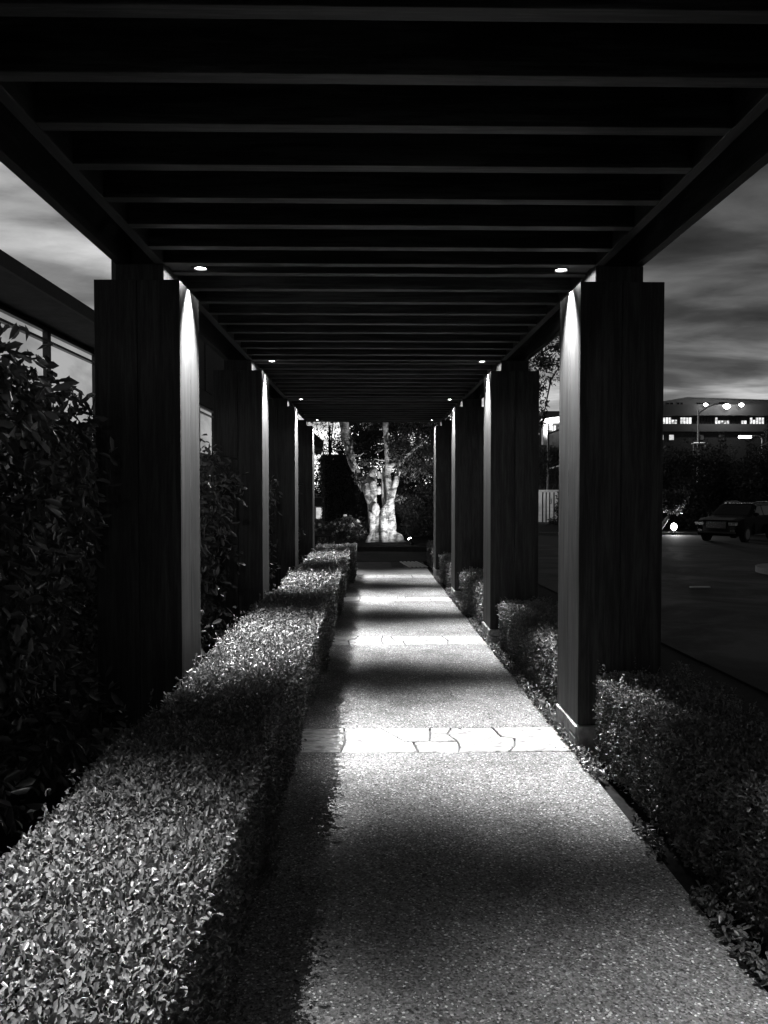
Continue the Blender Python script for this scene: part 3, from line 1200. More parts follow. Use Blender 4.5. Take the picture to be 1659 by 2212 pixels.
# ------------------------------------------------------------------ plants round the far bed
def foliage_thing(name, label, cat, cs, rs, n, L, m, group=None, squash=.9, shell=.35, trunk_at=None, tr=.05, flowers=0):
    root = thing(name, label, cat, (0, 0, 0), group=group)
    P, D, Nn = blob_leaves(cs, rs, n, L, squash, shell, .4)
    Ls = L * RNG.uniform(.6, 1.3, len(P))
    leaf_mesh('crown' if cat == 'tree' else 'foliage', P, D, Nn, Ls, Ls * .5, m, root, 'stuff')
    if trunk_at is not None:
        mb = MB()
        x, y, z0, z1 = trunk_at
        mb.tube([(x, y, z0 - .1), (x + .1, y, z0 + (z1 - z0) * .4), (x - .05, y + .1, z0 + (z1 - z0) * .8), (x, y, z1)], [tr, tr * .8, tr * .55, tr * .2], 8)
        for k in range(7):
            c = cs[int(RNG.integers(len(cs)))]
            zz_ = z0 + (z1 - z0) * RNG.uniform(.35, .75)
            mb.tube([(x, y, zz_), ((x + c[0]) / 2, (y + c[1]) / 2, (zz_ + c[2]) / 2 + .1), c], [tr * .5, tr * .3, tr * .1], 6)
        mb.build('trunk', M['dark_bark'], root)
    if flowers:
        fme = None
        idx = RNG.choice(len(P), flowers, replace=False)
        for i in idx:
            if fme is None:
                bm = bmesh.new()
                for q_ in range(6):
                    a = q_ * math.pi / 3
                    r_ = .5
                    vs_ = [bm.verts.new((0, 0, -.15)), bm.verts.new((math.cos(a - .5) * r_, math.sin(a - .5) * r_, .15)),
                           bm.verts.new((math.cos(a) * r_ * 1.25, math.sin(a) * r_ * 1.25, .22)), bm.verts.new((math.cos(a + .5) * r_, math.sin(a + .5) * r_, .15))]
                    bm.faces.new(vs_)
                bmesh.ops.create_icosphere(bm, subdivisions=1, radius=.42)
                fme = bpy.data.meshes.new('flower')
                bm.to_mesh(fme)
                bm.free()
                fme.materials.append(M['petal'])
            o = link('flower', fme, None, root, tuple(P[i] + np.array([0, -.08, .03])))
            s_ = RNG.uniform(.065, .11)
            o.scale = (s_, s_, s_)
            o.rotation_euler = (RNG.uniform(.3, 1.4), RNG.uniform(-.5, .5), RNG.uniform(0, 6))
    return root


def row(n, x0, x1, y0, y1, z0, z1, r0, r1):
    return [(RNG.uniform(x0, x1), RNG.uniform(y0, y1), RNG.uniform(z0, z1)) for _ in range(n)], [RNG.uniform(r0, r1) for _ in range(n)]


# roses left of the tree: px 678-795, y 1125-1175 at t 5.0
a, b_ = PX(672, 1165, 4.95), PX(790, 1128, 4.95)
cs, rs = row(16, a.x, b_.x, a.y, a.y + .7, ZBED + .15, b_.z - .05, .16, .28)
foliage_thing('rose_bush', 'dark rose bush with many white flowers left of the pale tree', 'rose bush', cs, rs, 5200, .05, M['shrub_leaf'], flowers=46)
# tall clipped hedge px 698-757, y 985-1135 at t 5.9
tcp = 5.9
a, b_ = PX(697, 1130, tcp), PX(760, 987, tcp)
root = thing('clipped_yew', 'tall clipped column of hedge standing left behind the pale tree', 'hedge')
n = 22000
fa = RNG.integers(0, 4, n)
X = RNG.uniform(a.x, b_.x, n)
Y = RNG.uniform(a.y, a.y + 1.4, n)
Z = RNG.uniform(ZBED, b_.z, n)
X = np.where(fa == 0, a.x, np.where(fa == 1, b_.x, X))
Y = np.where(fa == 2, a.y, Y)
Z = np.where(fa == 3, b_.z, Z)
P = np.stack([X, Y, Z], 1)
P += rand_unit(n) * .05 + (lump(P, 3.5) * .06)[:, None] * np.array([1, 1, .5])
leaf_mesh('foliage', P, rand_unit(n) + np.array([0, -.4, .4]), rand_unit(n), .06, .03, M['tree_leaf'], root, 'stuff')
MB().box(a.x + .08, b_.x - .08, a.y + .08, a.y + 1.3, ZBED - .05, b_.z - .08).build('inner_branches', M['soil'], root)
# shrubs right of the tree px 860-940
for (x0_, y0_, x1_, y1_, t_, n_, lab) in ((872, 1165, 950, 1060, 5.7, 9000, 'dense dark shrub right of the pale tree'),
                                          (860, 1060, 960, 930, 6.3, 9000, 'tall dark tree mass rising right behind the pale tree'),
                                          (945, 1160, 1020, 960, 6.1, 5000, 'dark shrub mass hidden behind the far right columns')):
    a, b_ = PX(x0_, y0_, t_), PX(x1_, y1_, t_)
    cs, rs = row(18, a.x, b_.x, a.y, a.y + 1.2, max(a.z, ZBED), b_.z, .28, .5)
    foliage_thing('dense_shrub', lab, 'shrub', cs, rs, n_, .085, M['tree_leaf'], 'shrubs round the pale tree')
# background trees closing the view
RNG = np.random.default_rng(77)
bt = [(-9.5, -5.0, 36, .5, 6.0, 9000, .17, 'background tree seen between left columns far away'),
      (-2.5, -1.0, 33, 2.2, 6.2, 2300, .12, 'thin leafed tree against the bright sky beside the garden house'),
      (-2.6, -1.0, 37, .2, 2.3, 7000, .15, 'low dark background tree behind the clipped hedge column'),
      (-1.0, .75, 31, .3, 6.6, 17000, .14, 'dark background tree seen left of the forked pale trunk'),
      (1.0, 3.1, 33, .3, 7.0, 19000, .15, 'dark background tree seen right of the forked pale trunk')]
for (xa_, xb_, y, za_, h, nl_, ll_, lab) in bt:
    cs = []
    for iz in range(6):
        for ix in range(4):
            cs.append((xa_ + (ix + RNG.uniform(.1, .9)) / 4 * (xb_ - xa_), y + RNG.uniform(-.8, .8), za_ + (iz + RNG.uniform(.1, .9)) / 6 * (h - za_)))
    rs = [RNG.uniform(.42, .72) for _ in cs]
    xm = (xa_ + xb_) / 2
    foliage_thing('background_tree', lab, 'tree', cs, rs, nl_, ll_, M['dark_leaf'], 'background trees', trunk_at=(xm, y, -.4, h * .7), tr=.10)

# bench, px 693-714, y 1155
bp = PX(702, 1172, 4.78)
bn = thing('garden_bench', 'dark low bench slab in front of the rose bush', 'bench', (bp.x, bp.y, ZBED))
MB().box(-.30, .18, -.14, .14, .26, .30).build('seat', M['dark_wall'], bn, bevel=.006)
for x in (-.25, .13):
    MB().box(x - .03, x + .03, -.11, .11, -.02, .259).build('leg', M['dark_wall'], bn)

# far house: roof edge and a lit pane behind the hedge, left
t_ = 6.9
hs = thing('garden_house', 'small house beyond the bed with a pitched eave and a lit white framed window', 'building')
a, b_ = PX(600, 1140, t_), PX(697, 1128, t_)
MB().box(a.x, b_.x, a.y + .3, a.y + 5, -.3, CAMZ - .30).build('wall', M['stucco'], hs)
e = [PX(640, 905, t_), PX(678, 934, t_), PX(700, 954, t_), PX(698, 971, t_), PX(684, 966, t_), PX(640, 938, t_)]
vs = [tuple(p) for p in e] + [(p.x - .4, p.y + 5, p.z) for p in e]
k = len(e)
MB().add(vs, [tuple(range(k)), tuple(range(k, 2 * k))] + [(i, (i + 1) % k, k + (i + 1) % k, k + i) for i in range(k)]).build('roof', M['stucco'], hs)
wp0, wp1 = PX(668, 1124, t_), PX(699, 1094, t_)
fr = MB()
fr.box(wp0.x, wp1.x, a.y + .24, a.y + .29, wp1.z - .05, wp1.z).box(wp0.x, wp1.x, a.y + .24, a.y + .29, wp0.z, wp0.z + .05)
fr.box(wp0.x, wp0.x + .05, a.y + .24, a.y + .29, wp0.z + .051, wp1.z - .051).box(PX(680, 0, t_).x - .05, PX(682, 0, t_).x, a.y + .24, a.y + .29, wp0.z + .051, wp1.z - .051)
w_ = fr.build('window', M['white_paint'], hs)
MB().box(wp0.x + .05, wp1.x, a.y + .27, a.y + .285, wp0.z + .05, wp1.z - .05).build('pane', M['house_pane'], w_)

# overhanging branch, right behind the second column, px 1145-1212, y 735-900
cs, rs = [], []
for _ in range(34):
    x, y = random.uniform(1150, 1236), random.uniform(728, 800)
    if y > 800 - (x - 1140) * .35 + 12:
        y -= 30
    p = PX(x, y, 2.6 + random.uniform(-.15, .15))
    cs.append(tuple(p))
    rs.append(random.uniform(.05, .11))
for _ in range(12):
    p = PX(random.uniform(1162, 1176), random.uniform(835, 925), 2.6)
    cs.append(tuple(p))
    rs.append(random.uniform(.04, .09))
root = thing('overhanging_tree', 'tree with fine leaves hanging into the sky right of the second right column', 'tree')
P, D, Nn = blob_leaves(cs, rs, 1500, .045, .9, .1, .3)
leaf_mesh('crown', P, D, Nn, .05, .024, M['dark_leaf'], root, 'stuff')
tb = PX(1300, 1200, 2.75)
mb = MB()
mb.tube([(tb.x, tb.y, G(tb.x, tb.y) - .1), PX(1290, 1050, 2.75), PX(1300, 900, 2.72), PX(1285, 760, 2.68), PX(1300, 600, 2.7)], [.11, .09, .08, .07, .05], 10)
mb.tube([PX(1285, 780, 2.68), PX(1240, 745, 2.6), PX(1190, 750, 2.6), PX(1152, 775, 2.6)], [.05, .03, .018, .006], 7)
mb.tube([PX(1240, 745, 2.6), PX(1190, 820, 2.6), PX(1170, 920, 2.6)], [.03, .015, .006], 7)
mb.build('trunk', M['dark_bark'], root)

# ------------------------------------------------------------------ right side: kerbs, island, car, trees
yk = 40.0
for i in range(9):
    x0_ = 4 + i * 4.0
    tag(MB().box(x0_, x0_ + 3.98, yk, yk + .18, rz(yk) - .2, rz(yk) + .12).build('kerb', M['grey_kerb'], None, bevel=.01), kind='structure')
MB_ = MB()
MB_.box(3.4, 90, yk + .19, 70, rz(62) - .4, rz(yk) + .1)
tag(MB_.build('planted_verge', M['soil']), 'dark planted verge beyond the far kerb', kind='structure')
# island, tip at px 1622,1240
isl = []
for k in range(25):
    a = math.pi / 2 + math.pi * k / 24
    isl.append((10.7 + math.cos(a) * 1.6, 17.6 + math.sin(a) * 1.7))
isl += [(22, 15.4), (22, 20.0)]
n = len(isl)
vs = [(x, y, rz(y) - .1) for x, y in isl] + [(x, y, rz(y) + .12) for x, y in isl]
fs = [tuple(range(n, 2 * n))] + [(i, (i + 1) % n, n + (i + 1) % n, n + i) for i in range(n)]
tag(MB().add(vs, fs).build('traffic_island', M['grey_kerb']), 'pale rounded concrete island in the driveway', kind='structure')
p = PX(1519, 1271, 3.28)
tag(MB().box(p.x - .19, p.x + .19, p.y - .05, p.y + .05, rz(p.y) - .012 + .002, rz(p.y) + .02).build('lane_marker', M['white_paint'], None, bevel=.008), 'short white raised marker lying on the dark driveway', 'road marker')

# car
car = thing('parked_suv', 'dark sport utility car parked nose toward the driveway with a chrome roof rail', 'car')
L_, Wc, Hc = 4.7, 1.86, 1.68
prof = [(-2.35, .42), (-2.33, .72), (-2.20, .93), (-1.75, 1.02), (-1.05, 1.10), (-.90, 1.12), (-.18, 1.58), (.25, 1.66), (1.25, 1.66), (1.95, 1.58), (2.28, 1.08), (2.33, .75), (2.30, .40)]


def car_half(z):
    k = 1.0 if z < 1.05 else 1 - (z - 1.05) * .36
    return Wc / 2 * k


vs, fs = [], []
secs = 9
for (x, z) in prof:
    nose = 1 - .16 * max(0, (abs(x) - 1.75) / .6) ** 2
    for s_ in (-1, -.72, 0, .72, 1):
        crown = 0 if abs(s_) > .9 else .035
        vs.append((x - (0 if abs(s_) > .9 else .03 * (1 if x < -2 else 0)), s_ * car_half(z) * nose, z + (crown if z > .9 else 0)))
np_ = len(prof)
for i in range(np_ - 1):
    for j in range(4):
        a = i * 5 + j
        fs.append((a, a + 1, a + 6, a + 5))
b0 = len(vs)
side_pts = []
for sgn, j in ((-1, 0), (1, 4)):
    base = []
    for i, (x, z) in enumerate(prof):
        vs.append((x, vs[i * 5 + j][1] * 1.0, .30))
        base.append(len(vs) - 1)
    for i in range(np_ - 1):
        fs.append((i * 5 + j, (i + 1) * 5 + j, base[i + 1], base[i]))
fs.append((0, 1, 2, 3, 4, b0 + np_, b0))
MB().add(vs, fs).build('body', M['car_paint'], car, smooth=False)
# glass
MB().add([(-.90, -.74, 1.14), (-.90, .74, 1.14), (-.22, .62, 1.575), (-.22, -.62, 1.575), (-.93, -.72, 1.16), (-.93, .72, 1.16), (-.25, .60, 1.60), (-.25, -.60, 1.60)],
         [(4, 5, 6, 7), (0, 1, 5, 4), (1, 2, 6, 5), (2, 3, 7, 6), (3, 0, 4, 7)]).build('windshield', M['dark_glass'], car)
for s_ in (-1, 1):
    for (xa, xb, xc, xd) in ((-.70, .28, .28, -.10), (.36, 1.20, 1.20, .36), (1.28, 2.0, 1.80, 1.28)):
        y0_, y1_ = s_ * (car_half(1.12) + .006), s_ * (car_half(1.52) + .006)
        MB().add([(xa, y0_, 1.14), (xb, y0_, 1.14), (xc, y1_, 1.54), (xd, y1_, 1.54)], [(0, 1, 2, 3)]).build('side_window', M['dark_glass'], car)
    MB().tube([(-.1, s_ * .66, 1.66), (.1, s_ * .66, 1.71), (1.3, s_ * .66, 1.72), (1.6, s_ * .66, 1.67)], .02, 6).build('roof_rail', M['chrome'], car)
    MB().box(-2.40, -2.30, s_ * .70 - .19, s_ * .70 + .19, .74, .88).build('headlight', M['chrome'], car, bevel=.02)
    MB().box(-2.37, -2.30, s_ * .68 - .10, s_ * .68 + .10, .48, .56).build('fog_light', M['chrome'], car, bevel=.015)
    MB().box(-.78, -.60, s_ * 1.0 - .09, s_ * 1.0 + .09, 1.12, 1.26).build('wing_mirror', M['car_paint'], car, bevel=.03)
    for xw_ in (-1.42, 1.40):
        wh = MB()
        for (r_, n_) in ((.36, 24),):
            wh.tube([(xw_, s_ * .70, .36), (xw_, s_ * .73, .36), (xw_, s_ * .91, .36), (xw_, s_ * .935, .36)], [.33, .36, .36, .32], 24)
        w_ = wh.build('wheel', M['tyre'], car)
        MB().tube([(xw_, s_ * .90, .36), (xw_, s_ * .945, .36)], [.24, .22], 16).build('rim', M['dark_metal'], w_)
gr = MB()
gr.box(-2.385, -2.345, -.42, .42, .62, .90)
gr_ = gr.build('grille', M['car_trim'], car)
for i in range(4):
    MB().box(-2.40, -2.386, -.40, .40, .65 + i * .065, .67 + i * .065).build('grille_bar', M['chrome'], gr_)
MB().box(-2.40, -2.30, -.80, .80, .40, .47).build('bumper_trim', M['car_trim'], car, bevel=.01)
MB().box(-.14, .02, -.60, .60, 1.64, 1.665).build('roof_edge', M['chrome'], car)
fx = PX(1553, 1172, 7.2)
yaw = math.radians(42)
car.location = (fx.x + 2.35 * math.cos(yaw), fx.y + 2.35 * math.sin(yaw), rz(fx.y + 1.6) - .01)
car.rotation_euler = (0, 0, yaw)

# ground glare light and small leaning tree behind the kerb
g0 = PX(1460, 1142, 9.15)
fl = thing('floodlight', 'bright ground floodlight glowing under the small leaning tree', 'light', (g0.x, g0.y, rz(yk) + .1))
MB().box(-.16, .16, -.02, .16, .0, .34).build('housing', M['dark_metal'], fl, bevel=.02)
mb = MB()
seg = 14
mb.add([(.17 * math.cos(2 * math.pi * k / seg), -.03, .26 + .2 * math.sin(2 * math.pi * k / seg)) for k in range(seg)] + [(0, -.09, .26)],
       [(k, (k + 1) % seg, seg) for k in range(seg)])
mb.build('lens', M['lantern_glow'], fl)
spot('floodlight_lamp', (g0.x, g0.y - .25, rz(yk) + .4), (g0.x - .5, g0.y - 1.5, rz(yk) + 1.6), 260, 150, .6, .1)
lt = thing('leaning_tree', 'small floodlit leaning tree with a bare pale trunk beyond the driveway', 'tree')
mb = MB()
mb.tube([PX(1430, 1142, 9.0), PX(1446, 1120, 8.98), PX(1456, 1105, 8.95), PX(1461, 1090, 8.95)], [.13, .10, .08, .04], 9)
mb.tube([PX(1456, 1105, 8.95), PX(1466, 1100, 8.9), PX(1472, 1090, 8.9)], [.05, .03, .015], 6)
mb.build('trunk', M['bark'], lt)
cs = [tuple(PX(1450 + RNG.uniform(-22, 30), 1085 + RNG.uniform(-20, 16), 9.0)) for _ in range(16)]
P, D, Nn = blob_leaves(cs, [.35] * 16, 1500, .14, .7, .1, .4)
leaf_mesh('crown', P, D, Nn, .16, .08, M['tree_leaf'], lt, 'stuff')

# wood of trees beyond the driveway
tree_specs = [(1405, 1015, 10.2, 3.0), (1455, 985, 10.6, 3.4), (1500, 1005, 10.0, 3.2), (1545, 1000, 10.8, 3.2), (1592, 995, 10.4, 3.4), (1640, 985, 10.0, 3.6), (1690, 985, 10.6, 3.4),
              (1350, 1010, 11, 3.2), (1745, 975, 10, 3.6)]
tl = ['leftmost dark bushy tree of the row beyond the driveway', 'dark bushy tree above the floodlit leaning tree', 'dark bushy tree below the street lamp pole',
      'dark bushy tree left of the parked car', 'dark bushy tree above the parked car', 'dark bushy tree at the right edge above the car roof', 'dark bushy tree just past the right edge',
      'dark bushy tree hidden by the nearest right column', 'dark bushy tree far outside the right edge']
for (px_, py_, t_, rr_), lab in zip(tree_specs, tl):
    top = PX(px_, py_, t_)
    bot = rz(62)
    hh = top.z - bot
    cs, rs = [], []
    for _ in range(22):
        z = RNG.uniform(bot + .6, top.z)
        w_ = 1.9 * (1 - .35 * (z - bot) / hh)
        cs.append((top.x + RNG.normal(0, w_ * .6), top.y + RNG.normal(0, .9), z))
        rs.append(RNG.uniform(.5, 1.0))
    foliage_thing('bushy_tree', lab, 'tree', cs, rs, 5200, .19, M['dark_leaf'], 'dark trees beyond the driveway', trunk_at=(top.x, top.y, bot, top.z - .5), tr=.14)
cyp = [(1562, 930, 14, 'slim conifer before the left part of the far office windows'), (1510, 925, 14.5, 'slim conifer beside the street lamp pole'), (1625, 940, 14, 'slim conifer right before the far office'), (1585, 962, 13, 'short conifer between the slim conifers'), (1663, 905, 12.5, 'tall dark conifer cut by the right edge'), (1478, 948, 14, 'slim conifer left of the street lamp pole')]
for (px_, py_, t_, lab) in cyp:
    top = PX(px_, py_, t_)
    cs, rs = [], []
    for k in range(14):
        s_ = k / 13
        cs.append((top.x + RNG.normal(0, .12), top.y + RNG.normal(0, .2), top.z - s_ * 6.5 - .2))
        rs.append(.22 + s_ * .95)
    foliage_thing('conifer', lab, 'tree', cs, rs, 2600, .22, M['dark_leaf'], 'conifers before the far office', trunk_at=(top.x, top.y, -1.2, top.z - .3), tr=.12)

# ------------------------------------------------------------------ far office building with lit windows
TO = 26.0
OB = thing('office_building', 'long far office block with deep pale fascia, roof lights and lit window strips', 'building')


def obox(name, x0, x1, y0, y1, t_, depth, m, parent, dy=0.0):
    a, b_ = PX(x0, y1, t_), PX(x1, y0, t_)
    return MB().box(a.x, b_.x, a.y + dy, a.y + depth + dy, a.z, b_.z).build(name, m, parent)


obox('fascia', 1330, 1720, 873, 896.5, TO, 6, M['concrete_panel'], OB)
obox('fascia', 1330, 1720, 914.5, 931, TO, 6, M['concrete_panel'], OB, .5)
obox('wall', 1330, 1720, 896.6, 914.4, TO, 6, M['dark_wall'], OB, 1.2)
obox('wall', 1330, 1720, 931.1, 1070, TO, 6, M['dark_wall'], OB, 1.0)
# upper storey with sloping parapet
e = [PX(1456, 873, TO), PX(1456, 860.5, TO), PX(1508, 851.5, TO), PX(1720, 858, TO), PX(1720, 873, TO)]
vs = [(p.x, p.y + 4, p.z) for p in e] + [(p.x, p.y + 20, p.z) for p in e]
k = len(e)
MB().add(vs, [tuple(range(k)), tuple(range(k, 2 * k))] + [(i, (i + 1) % k, k + (i + 1) % k, k + i) for i in range(k)]).build('upper_storey', M['white_stucco'], OB)
e2 = [PX(1454, 860, TO), PX(1508, 850.8, TO), PX(1720, 857.4, TO), PX(1720, 859.8, TO), PX(1508, 853.2, TO), PX(1454, 862.4, TO)]
vs = [(p.x, p.y + 3.5, p.z) for p in e2] + [(p.x, p.y + 20, p.z) for p in e2]
k = 6
MB().add(vs, [tuple(range(k)), tuple(range(k, 2 * k))] + [(i, (i + 1) % k, k + (i + 1) % k, k + i) for i in range(k)]).build('parapet', M['roof_grey'], OB)
for (x0_, x1_, bright) in ((1462, 1469, 0), (1471, 1478, 0), (1486, 1492, 0), (1494, 1500, 0), (1531, 1540, 0), (1541, 1550, 0), (1552, 1560, 0)):
    w_ = obox('window', x0_, x1_, 862.5, 872.5, TO, .1, M['dark_metal'], OB, 3.88)
    obox('pane', x0_ + .6, x1_ - .6, 863, 872, TO, .02, M['dark_glass'], w_, 3.85)
# main window strip: each window a part with its pane
xw_ = 1433.0
lit = {0: 1, 1: 1, 2: 1, 3: 1, 4: .5, 5: .2, 7: 1, 8: 1, 9: 1, 10: 1, 19: 1, 20: .6, 21: .8, 22: .7, 23: .8, 28: .5, 29: .7, 31: 1, 32: .8, 33: 1, 34: 1, 35: 1}
for i in range(38):
    x0_ = 1433 + i * 6.4
    lv = lit.get(i, 0)
    y0_ = 900 if lv >= 1 else 905
    if i in (20, 21, 22, 23, 28, 29):
        y0_ = 906.5
    y0_ = 898.5 if lv == 0 else y0_
    w_ = obox('window', x0_, x0_ + 5.9, y0_ - .5, 914, TO, .1, M['dark_metal'], OB, 1.08)
    obox('pane', x0_ + .5, x0_ + 5.4, y0_, 913.5, TO, .02, M['window_bright'] if lv else M['dark_glass'], w_, 1.05)
for i, (x0_, x1_) in enumerate(((1431, 1440), (1453, 1463), (1520, 1529), (1562, 1573), (1620, 1630))):
    w_ = obox('window', x0_ - .5, x1_ + .5, 937.5, 949.5, TO, .1, M['dark_metal'], OB, .88)
    obox('pane', x0_, x1_, 938, 949, TO, .02, M['window_dim'] if i > 1 else M['house_pane'], w_, .85)
# low block with bright canopy at the left
WB = thing('white_canopy_building', 'nearer office wing with white curved canopy and lit upper windows behind the second right column', 'building')
TW = 20.0
obox('roof_block', 1181, 1300, 884, 897, TW, 8, M['roof_grey'], WB, 2)
e = []
for k in range(9):
    s_ = k / 8
    e.append(PX(1166 + s_ * 80, 906 - 7 * math.sin(s_ * math.pi / 2) - s_ * 3, TW))
e += [PX(1246, 910, TW), PX(1184, 913, TW)]
vs = [tuple(p) for p in e] + [(p.x, p.y + 6, p.z) for p in e]
k = len(e)
MB().add(vs, [tuple(range(k)), tuple(range(k, 2 * k))] + [(i, (i + 1) % k, k + (i + 1) % k, k + i) for i in range(k)]).build('canopy', M['white_paint'], WB)
obox('pillar', 1176, 1185, 914, 960, TW, .9, M['white_paint'], WB, .5)
obox('pillar', 1192, 1197, 912, 927, TW, .9, M['white_paint'], WB, .8)
obox('wall', 1150, 1300, 914, 1070, TW, 5, M['dark_wall'], WB, 3)
for (x0_, x1_, y0_, y1_, mm) in ((1163, 1168, 919, 931, 'window_bright'), (1169.5, 1174.5, 919, 931, 'window_bright'), (1199, 1203, 914, 927, 'window_bright'), (1204, 1208, 914, 927, 'window_bright'),
                                 (1209, 1214, 914, 927, 'window_bright'), (1164, 1169, 940, 964, 'window_dim'), (1170, 1175, 940, 964, 'window_dim'), (1190, 1197, 936, 958, 'window_dim'), (1199, 1208, 936, 958, 'window_dim')):
    w_ = obox('window', x0_ - .4, x1_ + .4, y0_ - .4, y1_ + .4, TW, .1, M['dark_metal'], WB, 2.88)
    obox('pane', x0_, x1_, y0_, y1_, TW, .02, M[mm], w_, 2.85)
obox('sill_light', 1163, 1176, 932.2, 934.5, TW, .1, M['window_bright'], WB, 2.7)
spot('canopy_lamp', PX(1195, 935, TW - .4), PX(1210, 900, TW), 1500, 140, .8, .3)

# roof terrace lanterns
lan = [(1527, 873, .16, 'left roof light glowing above the far office fascia'), (1573, 876, .27, 'largest middle roof light glowing above the far office fascia'), (1605, 873, .19, 'right roof light glowing above the far office fascia')]
for (x, y, r_, lab) in lan:
    p = PX(x, y, TO - .15)
    ln = thing('roof_light', lab, 'light', (p.x, p.y, p.z), group='roof lights on the far office')
    bm = bmesh.new()
    bmesh.ops.create_icosphere(bm, subdivisions=2, radius=1)
    for v_ in bm.verts:
        v_.co.x *= r_ * 2.2
        v_.co.y *= r_ * .8
        v_.co.z *= r_ * 1.3 * (1 if v_.co.z > 0 else 1.6) * (1 - .35 * abs(v_.co.x) / (r_ * 2.2))
    me = bpy.data.meshes.new('globe')
    bm.to_mesh(me)
    bm.free()
    link('globe', me, M['lantern_glow'], ln)
    MB().box(-.5 * r_, .5 * r_, .1, .5, -r_ * 1.6, r_ * .2).build('bracket', M['dark_metal'], ln)
    d = bpy.data.lights.new('roof_lamp', 'POINT')
    d.energy = 420 * r_ / .3
    d.shadow_soft_size = .3
    o = bpy.data.objects.new('roof_lamp', d)
    COL.objects.link(o)
    o.location = (p.x, p.y - 1.2, p.z + .3)

# street lamps
def street_lamp(label, base_px, top_px, arm, t_, r_=.09, m='pole_metal', head=None):
    x, yb = base_px
    xt, yt = top_px
    sl = thing('street_lamp', label, 'street lamp', (0, 0, 0), group='street lamps beyond the driveway')
    zb = rz(62) - .1
    p0 = PX(x, yb, t_)
    MB().tube([(p0.x, p0.y, zb), tuple(PX(xt, yt, t_))], [r_, r_ * .7], 10).build('pole', M[m], sl)
    MB().tube([PX(a[0], a[1], t_) for a in arm], [r_ * .55] * len(arm), 8).build('arm', M[m], sl)
    if head:
        p = PX(head[0], head[1], t_)
        mb = MB()
        mb.box(p.x - .35, p.x + .35, p.y - .18, p.y + .18, p.z, p.z + .12)
        h_ = mb.build('lamp_head', M['dark_metal'], sl, bevel=.03)
        if head[2]:
            MB().box(p.x - .40, p.x + .40, p.y - .2, p.y + .14, p.z - .16, p.z - .001).build('diffuser', M['lantern_glow'], h_)
    return sl


street_lamp('tall street lamp with a long curved arm before the far office', (1512, 1000), (1511, 886), [(1512, 893), (1522, 885), (1535, 877), (1548, 873), (1560, 871.5)], 13.5, .085, head=(1563, 872, 0))
street_lamp('short street lamp with a glowing head near the right edge', (1651, 1000), (1651.5, 950), [(1651.5, 951), (1650, 944), (1645, 941), (1636, 940), (1616, 941)], 12.6, .08, head=(1613, 941, 1))
street_lamp('dark pole with two arms above the white container', (1184.5, 1046), (1185, 934), [(1186, 937), (1200, 931), (1216, 926)], 12.4, .10, 'dark_metal', head=(1218, 926, 0))
ar = bpy.data.objects['street_lamp.002']
MB().tube([PX(1186, 1013, 12.4), PX(1212, 1005, 12.4)], [.06, .055], 8).build('lower_arm', M['white_paint'], ar)

# white shipping container behind the road
TCn = 11.9
ct = thing('shipping_container', 'white ribbed metal shipping container behind the driveway between the right columns', 'container')
a, b_ = PX(1120, 1136, TCn), PX(1216, 1059, TCn)
zc0 = rz(62)
MB().box(a.x, b_.x, a.y + .03, a.y + 5.9, zc0 + .1, b_.z).build('body', M['worn_white_metal'], ct)
MB().box(a.x - .02, b_.x + .02, a.y - .02, a.y + .06, b_.z - .12, b_.z + .03).build('top_rail', M['pole_metal'], ct)
MB().box(a.x - .02, b_.x + .02, a.y - .02, a.y + .06, zc0 + .02, zc0 + .14).build('bottom_rail', M['pole_metal'], ct)
for i, xx in enumerate((1130, 1142, 1153, 1163, 1173.5, 1181, 1188.5, 1198, 1208)):
    x = PX(xx, 0, TCn).x
    MB().tube([(x, a.y - .03, zc0 + .18), (x, a.y - .03, b_.z - .14)], .045, 8).build('locking_bar', M['dark_metal'], ct)
    for zz_ in (.36, .46, .56):
        z = zc0 + (b_.z - zc0) * zz_
        MB().box(x + .06, x + .24, a.y + .005, a.y + .029, z, z + .03).build('hinge_strap', M['pole_metal'], ct)
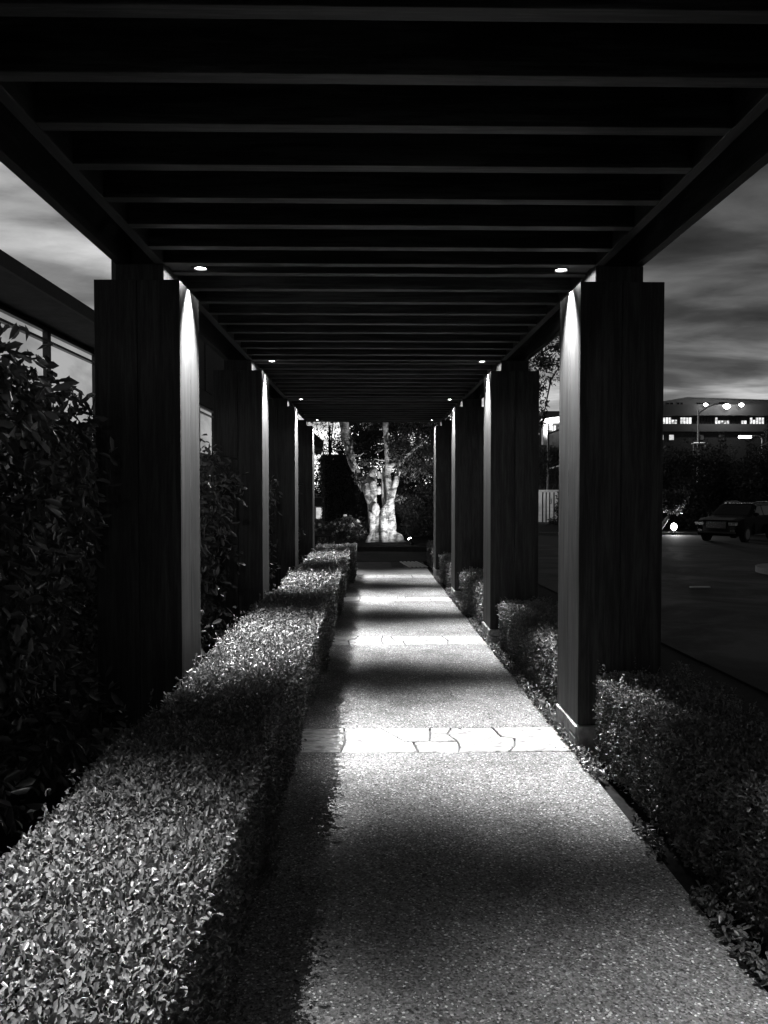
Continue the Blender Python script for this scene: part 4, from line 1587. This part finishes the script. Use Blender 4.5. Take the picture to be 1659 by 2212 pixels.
fc = bpy.data.curves.new('letter', 'FONT')
fc.body = 'J'
fc.size = .42
fc.extrude = .005
fo = bpy.data.objects.new('letter', fc)
COL.objects.link(fo)
fc.materials.append(M['car_trim'])
fo.parent = ct
pl = PX(1191, 1086, TCn)
dg = bpy.context.evaluated_depsgraph_get()
lme = bpy.data.meshes.new_from_object(fo.evaluated_get(dg))
bpy.data.objects.remove(fo)
fo = link('letter', lme, M['car_trim'], ct)
fo.location = (pl.x, a.y + .022, pl.z)
fo.rotation_euler = (math.pi / 2, 0, 0)
cp = PX(1185, 1046, TCn)
d = bpy.data.lights.new('yard_lamp', 'SPOT')
spot('yard_lamp', PX(1186, 1020, 10.9), PX(1172, 1100, TCn), 420, 100, .7, .2)
# hedge in front of the container foot and beyond it
cs = [tuple(PX(1212 + RNG.uniform(-3, 18), RNG.uniform(1060, 1140), 11.0)) for _ in range(12)] + [tuple(PX(1200 + RNG.uniform(-8, 12), RNG.uniform(1122, 1142), 11.2)) for _ in range(8)]
foliage_thing('dark_bush', 'dark bush hiding the right end of the white container', 'bush', cs, [.35] * 20, 3000, .14, M['dark_leaf'])
cs = [tuple(PX(RNG.uniform(1150, 1230), RNG.uniform(985, 1042), 13.2)) for _ in range(34)]
foliage_thing('dark_tree', 'dark tree mass behind the container and two armed pole', 'tree', cs, [.85] * 34, 7000, .22, M['dark_leaf'], trunk_at=(PX(1180, 0, 13.2).x, 13.2 * TM, -1.2, 1.2), tr=.12)
# lit shelter in front of the office, px 1503-1530, y 956-985
sh = thing('lit_shelter', 'small lit shelter with a bright roof edge beside the street lamp pole', 'shelter')
obox('roof', 1503, 1531, 956, 958, 13.2, .6, M['white_paint'], sh)
obox('roof_light', 1503, 1531, 955, 955.9, 13.2, .1, M['window_bright'], sh)
obox('back_panel', 1515, 1529, 964, 990, 13.2, .1, M['window_dim'], sh, 1)
for x in (1504, 1529.5):
    obox('post', x, x + 1, 958.1, 1075, 13.2, .1, M['dark_metal'], sh, .2)
